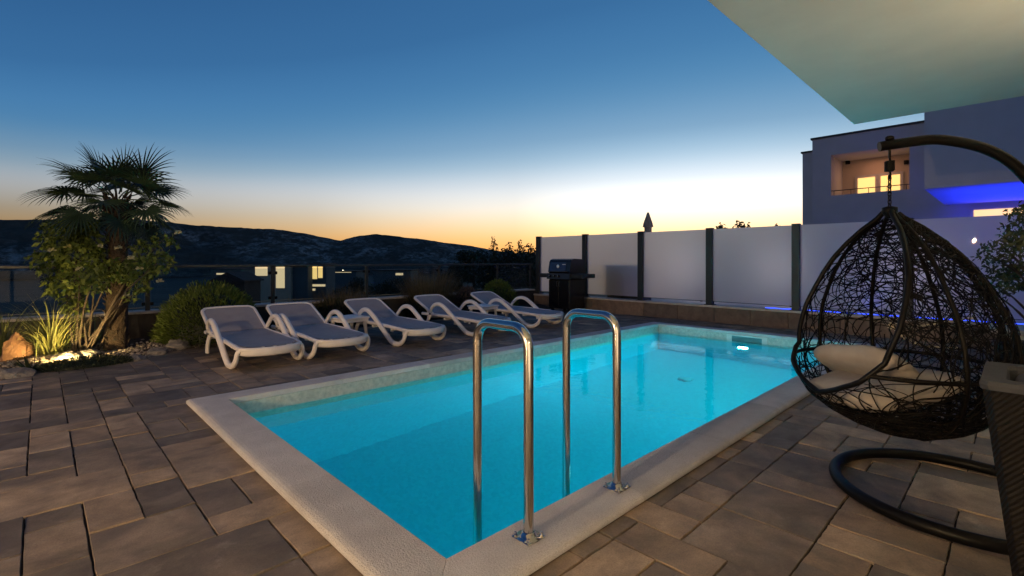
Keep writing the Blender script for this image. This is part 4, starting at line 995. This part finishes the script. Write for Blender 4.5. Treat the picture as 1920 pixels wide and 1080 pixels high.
# low dark cushion plants along the bed edge
def mound(name, label, px, py, rx, ry, rz, n, mat, L_, W_, cat='shrub', zz=.06, xy=None, sprig=True, up=.3, group=None):
    x, y = xy if xy else gp(px, py, zz); t_ = thing(name, label, cat, (x, y, bed_z(x, y)), 0, group)
    d = rng.normal(size=(n, 3)); d[:, 2] = np.abs(d[:, 2])*1.0-.25; d /= np.linalg.norm(d, axis=1, keepdims=True)
    lump = np.array([1+.09*mnoise.noise(Vector(v)*2.6+Vector((px, 0, 0)))+.06*mnoise.noise(Vector(v)*7+Vector((0, px, 0))) for v in d])[:, None]
    pos = d*lump*np.array([rx, ry, rz])*rng.uniform(.80, 1.0, (n, 1)); pos[:, 2] += rz*.15; keep = pos[:, 2] > -.02; pos, d = pos[keep], d[keep]
    leaves('foliage', pos, d+rng.normal(0, .28, d.shape)+[0, 0, up], rng.uniform(.7, 1.2, len(pos))*L_, W_, MATS[mat], t_, droop=.02)
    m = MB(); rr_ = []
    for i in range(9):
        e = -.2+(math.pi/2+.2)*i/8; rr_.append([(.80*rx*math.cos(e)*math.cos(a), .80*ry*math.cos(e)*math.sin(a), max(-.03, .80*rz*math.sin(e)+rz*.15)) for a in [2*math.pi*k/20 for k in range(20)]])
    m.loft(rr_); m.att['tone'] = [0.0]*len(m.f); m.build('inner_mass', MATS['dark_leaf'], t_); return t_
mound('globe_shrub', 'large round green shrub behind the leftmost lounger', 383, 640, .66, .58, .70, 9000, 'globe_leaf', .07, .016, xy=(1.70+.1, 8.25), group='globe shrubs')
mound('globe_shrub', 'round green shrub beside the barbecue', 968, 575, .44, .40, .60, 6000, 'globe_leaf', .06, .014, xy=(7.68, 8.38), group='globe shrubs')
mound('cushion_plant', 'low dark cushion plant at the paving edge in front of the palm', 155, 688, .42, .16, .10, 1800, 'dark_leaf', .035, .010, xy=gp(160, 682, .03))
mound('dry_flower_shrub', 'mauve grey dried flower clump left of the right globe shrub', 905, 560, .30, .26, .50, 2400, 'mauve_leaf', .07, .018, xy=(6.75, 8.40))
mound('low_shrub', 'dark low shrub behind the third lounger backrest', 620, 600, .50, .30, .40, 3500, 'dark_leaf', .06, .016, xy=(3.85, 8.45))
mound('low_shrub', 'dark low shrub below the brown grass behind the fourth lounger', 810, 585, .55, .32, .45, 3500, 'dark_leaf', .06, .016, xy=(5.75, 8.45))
def tuft(label, xy, n, h0, h1, sp, lean):
    t_ = thing('brown_grass', label, 'grass', (xy[0], xy[1], bed_z(*xy)), 0, 'brown grass tufts'); ang = rng.uniform(0, 2*math.pi, n); rad = np.sqrt(rng.uniform(0, 1, n))*sp
    base = np.stack([np.cos(ang)*rad, np.sin(ang)*rad*.6, np.zeros(n)], 1); blades('blades', base, ang+rng.normal(0, .5, n), np.abs(rng.normal(0, lean, n))+rad*.6, rng.uniform(h0, h1, n), np.full(n, .006), MATS['brown_grass'], t_, curl=.28, seg=4)
tuft('tall brown grass tuft before the railing behind the fourth lounger', (5.85, 8.48), 1900, .55, 1.08, .42, .22)
tuft('shorter brown grass tuft before the railing behind the side table', (4.00, 8.55), 1300, .40, .78, .40, .24)
tuft('small brown grass tuft left of the shorter brown one', (3.2, 8.6), 500, .3, .55, .25, .25)

# potted tree at the right edge
pt = thing('potted_tree', 'small leafy tree in a pot behind the egg chair at the right edge', 'tree', (6.12, -.10, 0)); o_ = Vector(pt.location)
m = MB(); m.lathe([(.16, .0), (.2, .02), (.24, .42), (.255, .43), (.255, .47), (.22, .47), (.21, .40), (.001, .40)], 24); m.build('pot', MATS['anthracite'], pt)
m = MB(); m.tube(catmull([(0, 0, .38), (.02, .01, .7), (-.02, .03, 1.0), (.0, .0, 1.35)], 5), .018, 8); blobs = []
for (dx, z_, r_) in ((-.30, 1.30, .12), (-.42, 1.24, .09), (-.20, 1.44, .13), (-.10, 1.58, .10), (-.32, .98, .12), (-.22, .90, .10), (-.12, 1.12, .14), (.05, 1.35, .20), (.1, 1.05, .2), (.02, 1.6, .14), (-.22, 1.18, .08)):
    c = R2*dx+F2*rng.uniform(-.12, .12); blobs.append((c.x, c.y, z_, r_*1.25, r_*1.25, r_*.7)); m.tube(catmull([(0, 0, z_-.28), Vector((c.x*.5, c.y*.5, z_-.12)), (c.x, c.y, z_)], 4), [.010]*4+[.007]*4+[.004], 6)
m.build('trunk', MATS['bark'], pt); pos = bush_cloud(blobs, 2600); leaves('crown', pos, rng.normal(size=(len(pos), 3)), rng.uniform(.035, .06, len(pos)), .02, MATS['olive_leaf'], pt)
# pale stone bench block behind the egg chair
bn = thing('garden_bench', 'pale stone bench partly hidden behind the egg chair at the right edge', 'bench', (7.6, -.35, 0))
MB().box(-.25, .25, -.85, .55, .40, .46, .008).build('seat', MATS['wall_cap'], bn)
for yy in (-.7, -.2, .3): MB().box(-.2, .2, yy-.13, yy+.13, 0, .3995, .006).build('leg', MATS['cream_render'], bn)

# ------------------------------------------------------------------ neighbouring house behind the fence
nh = thing('neighbour_house', 'white two-storey neighbouring house with lit loggia and blue-lit overhang', 'house', (24, 0, -.45)); o_ = Vector((24, 0, -.45))
def nb(name, x0, x1, y0, y1, z0, z1, mat='white_render', par=None, bev=0): return MB().box(x0-24, x1-24, y0, y1, z0+.45, z1+.45, bev).build(name, MATS[mat], par or nh)
nb('side_wing', 24.6, 31, 5.9, 6.67, -.45, 6.02); nb('roof_edge', 24.55, 31, 5.88, 6.73, 6.021, 6.09, 'anthracite')
LY0, LY1, LZ0, LZ1 = 2.85, 5.44, 3.95, 5.66
nb('wall', 24, 31, -12, 6.13, -.45, LZ0); nb('wall', 24, 31, LY1, 6.13, LZ0+.001, LZ1); nb('wall', 24, 31, -12, LY0, LZ0+.001, LZ1); nb('wall', 24, 31, -12, 6.13, LZ1+.001, 6.42)
nb('roof_edge', 23.95, 31, -12, 6.19, 6.421, 6.50, 'anthracite')
nb('loggia_back', 26.0, 30.9, LY0+.001, LY1-.001, LZ0+.002, LZ1-.001, 'house_cream')
wy = lambda px: (F2.y+R2.y*(px-960)/915)/(F2.x+R2.x*(px-960)/915)*26.0
wz = lambda px, py: 1.18+(490-py)/915*26.0/(F2.x+R2.x*(px-960)/915)
for a, b in ((1609, 1641), (1652, 1688)):
    y0, y1 = wy(b), wy(a); z1 = wz(1650, 331); w_ = nb('window', 25.93, 25.999, y0-.10, y1+.10, LZ0-.0+.01, z1+.12, 'wall_cap')
    nb('pane', 25.91, 25.929, y0, y1, LZ0+.02, z1, 'lit_window', w_)
for px in (1590, 1700):
    yy = wy(px); zz = wz(px, 305); m = MB(); m.lathe([(.09, zz+.37), (.09, zz+.53)], 14, (1.93, yy)); m.build('loggia_lamp', MATS['black_metal'], nh)
m = MB(); m.tube([(.05, LY0, LZ0+.45+.20), (.05, LY1, LZ0+.45+.20)], .018, 6)
for k in range(5): yy = LY0+.1+(LY1-LY0-.2)*k/4; m.tube([(.05, yy, LZ0+.45), (.05, yy, LZ0+.45+.20)], .012, 6)
m.build('loggia_rail', MATS['rail_metal'], nh)
nb('upper_block', 18.2, 31.2, -14, 1.83, 3.25, 9.0)
w_ = nb('window', 23.90, 23.999, -.9, 1.15, 2.62, 3.05, 'wall_cap'); nb('pane', 23.88, 23.899, -.85, 1.05, 2.66, 3.0, 'lit_window', w_)
light('AREA', 'loggia_light', (1.2, (LY0+LY1)/2, LZ1+.40), 8, (1, .45, .28), nh, aim((0, 0, -1)), size=.5)
m = MB(); m.box(-.12, -.02, -9, 1.5, 2.45, 2.50); m.build('blue_strip', MATS['led_blue'], nh)
light('AREA', 'blue_light', (-2.9, -2.3, 2.2), 360, (.01, .03, 1), nh, aim((0, 0, 1)), shape='RECTANGLE', size=5, size_y=7.5, spread=R(100))

# ------------------------------------------------------------------ trees and town beyond the railing
def far_tree(label, px, py_top, py_base, d, w, kind, seed):
    p = F2*d+R2*(d*(px-960)/915); zt = 1.18+(490-py_top)*d/915; zb = land_z(p.x, p.y); t_ = thing('tree', label, 'tree', (p.x, p.y, zb), 0, 'trees beyond the railing'); Ht = zt-zb
    m = MB(); m.tube([(0, 0, -.3), (.05, 0, Ht*.5), (0, .03, Ht*.96)], [.16, .10, .02], 8); wr = np.random.default_rng(seed); blobs = []
    if kind == 'conifer':
        for k in range(26):
            u = k/25; zz = Ht*(.25+.73*u); r_ = w*(1-u)**.8*.55+.06; a = k*2.4; blobs.append((math.cos(a)*r_*.7, math.sin(a)*r_*.7, zz, r_*.6+.08, r_*.6+.08, .16+.1*(1-u)))
    else:
        for k in range(22):
            a = wr.uniform(0, 6.28); rr_ = wr.uniform(0, 1)**.5*w; zz = Ht*wr.uniform(.5, .97); rr_ *= math.sqrt(max(.05, 1-((zz/Ht-.68)/.36)**2)); blobs.append((math.cos(a)*rr_, math.sin(a)*rr_, zz, w*.34, w*.34, w*.24))
    for b in blobs[::2]: m.tube([(0, 0, b[2]*.85), (b[0], b[1], b[2])], [.05, .015], 5)
    m.build('trunk', MATS['bark'], t_); pos = bush_cloud(blobs, 2600); leaves('crown', pos, rng.normal(size=(len(pos), 3)), rng.uniform(.12, .22, len(pos)), .09, MATS['dark_leaf'], t_)
for i, (px, t0_, d, w, kd, lab) in enumerate(((926, 446, 30, .9, 'conifer', 'pointed conifer silhouetted against the orange sky, left of the frosted fence'), (955, 452, 31, 1.1, 'conifer', 'ragged conifer second from the frosted fence against the orange sky'),
        (975, 451, 33, 1.0, 'conifer', 'slim conifer between the ragged one and the fence'), (995, 456, 30, 1.2, 'conifer', 'dark conifer nearest the frosted fence post'),
        (888, 470, 34, 1.3, 'round', 'round dark tree left of the pointed conifer'), (930, 468, 29, 1.7, 'round', 'broad dark tree below the pointed conifer'), (975, 466, 28, 1.9, 'round', 'broad dark tree beside the fence corner'),
        (860, 488, 36, 1.1, 'round', 'low dark tree at the left end of the tree group'), (760, 520, 45, 2.0, 'round', 'dark tree seen through the glass railing right of the lit house'), (660, 524, 48, 1.8, 'round', 'dark tree seen through the glass left of the railing post'), (715, 530, 40, 1.6, 'round', 'dark low tree seen through the glass beside the brown grass'))):
    far_tree(lab, px, t0_, 0, d, w, kd, i)
for i, (px, t0_) in enumerate(((1352, 421), (1385, 419), (1397, 420), (1455, 424))):
    far_tree(('twig tip of a tree just above the frosted fence, first from the left', 'second twig tip above the frosted fence', 'third twig tip above the frosted fence', 'twig tip above the frosted fence nearest the neighbouring house')[i], px, t0_, 0, 20, .8, 'conifer', 40+i)
def far_house(label, px0, px1, py_top, d, mat, depth=7, roof=None, wins=(), lit='lit_room', group='houses in the valley'):
    a = F2*d+R2*(d*(px0-960)/915); b = F2*d+R2*(d*(px1-960)/915); W_ = (b-a).length; zt = 1.18+(490-py_top)*d/915; zb = min(land_z(a.x, a.y), land_z(b.x, b.y))-.5
    t_ = thing('far_house', label, 'house', (a.x, a.y, zb), math.atan2(R2.y, R2.x), group); Ht = zt-zb
    MB().box(0, W_, 0, depth, 0, Ht).build('wall', MATS[mat], t_)
    m = MB()
    if roof: m.prism([(-.2, Ht), (W_/2, Ht+roof), (W_+.2, Ht), (W_+.2, Ht-.12), (-.2, Ht-.12)], 'y', -.3, depth+.3)
    else: m.box(-.15, W_+.15, -.15, depth+.15, Ht+.001, Ht+.2)
    m.build('roof', MATS['roof_dark'], t_)
    for (u0, u1, y0, y1, mt) in wins:
        z1 = 1.18+(490-y0)*d/915-zb; z0_ = 1.18+(490-y1)*d/915-zb
        f_ = MB().box(u0*W_-.06, u1*W_+.06, -.06, -.001, z0_-.06, z1+.06).build('window', MATS['wall_cap'], t_); MB().box(u0*W_, u1*W_, -.09, -.061, z0_, z1).build('pane', MATS[mt], f_)
far_house('pale lit house wall left of the railing post with dark roof before it', 478, 545, 500, 58, 'house_cream', 3, wins=((.02, .36, 500, 517, 'lit_room'), (.60, .84, 500, 540, 'lit_room')))
far_house('grey green house block between the two lit walls', 546, 577, 500, 58.5, 'house_teal', 2)
far_house('house with a large lit terrace door right of the grey green block', 578, 612, 497, 60, 'house_teal', 3, wins=((.02, .50, 499, 523, 'lit_window'), (.56, .80, 500, 521, 'lit_window'), (.1, .95, 533, 537, 'lit_room'), (.05, .4, 541, 545, 'lit_room')))
far_house('dark roofed house in front of the pale lit wall', 400, 458, 526, 46, 'roof_dark', 3, roof=.8)
far_house('distant dark house with a lit roof edge beyond the railing', 622, 668, 510, 95, 'house_teal', wins=((.1, .8, 509, 511, 'lit_room'),))
far_house('dim distant house left of the pale lit wall', 395, 452, 505, 110, 'house_teal', wins=((.2, .5, 512, 515, 'lit_room'),))
far_house('dim house seen through the glass right of the second post', 700, 770, 508, 90, 'house_teal', wins=((.6, .8, 512, 516, 'lit_room'),))
far_house('dim house behind the tall brown grass', 905, 985, 505, 60, 'house_teal', wins=((.1, .13, 512, 515, 'lit_window'),))
for px, py, lab in ((468, 508, 'distant street lamp left of the pale lit house wall'), (643, 508, 'distant street lamp right of the house with the lit terrace door'), (822, 510, 'distant street lamp behind the tall brown grass'), (727, 538, 'distant street lamp low in the valley between the railing posts')):
    d = 120; p = F2*d+R2*(d*(px-960)/915); z_ = 1.18+(490-py)*d/915; zb = land_z(p.x, p.y)-.3
    t_ = thing('street_lamp', lab, 'street lamp', (p.x, p.y, zb), 0, 'street lamps in the valley')
    m = MB(); m.tube([(0, 0, 0), (0, 0, max(.5, z_-zb))], .05, 6); m.build('pole', MATS['rail_metal'], t_)
    m = MB(); zz = max(.5, z_-zb); m.lathe([(.01, zz), (.16, zz+.06), (.16, zz+.16), (.01, zz+.22)], 10); m.build('lamp_head', MATS['far_lamp'], t_)
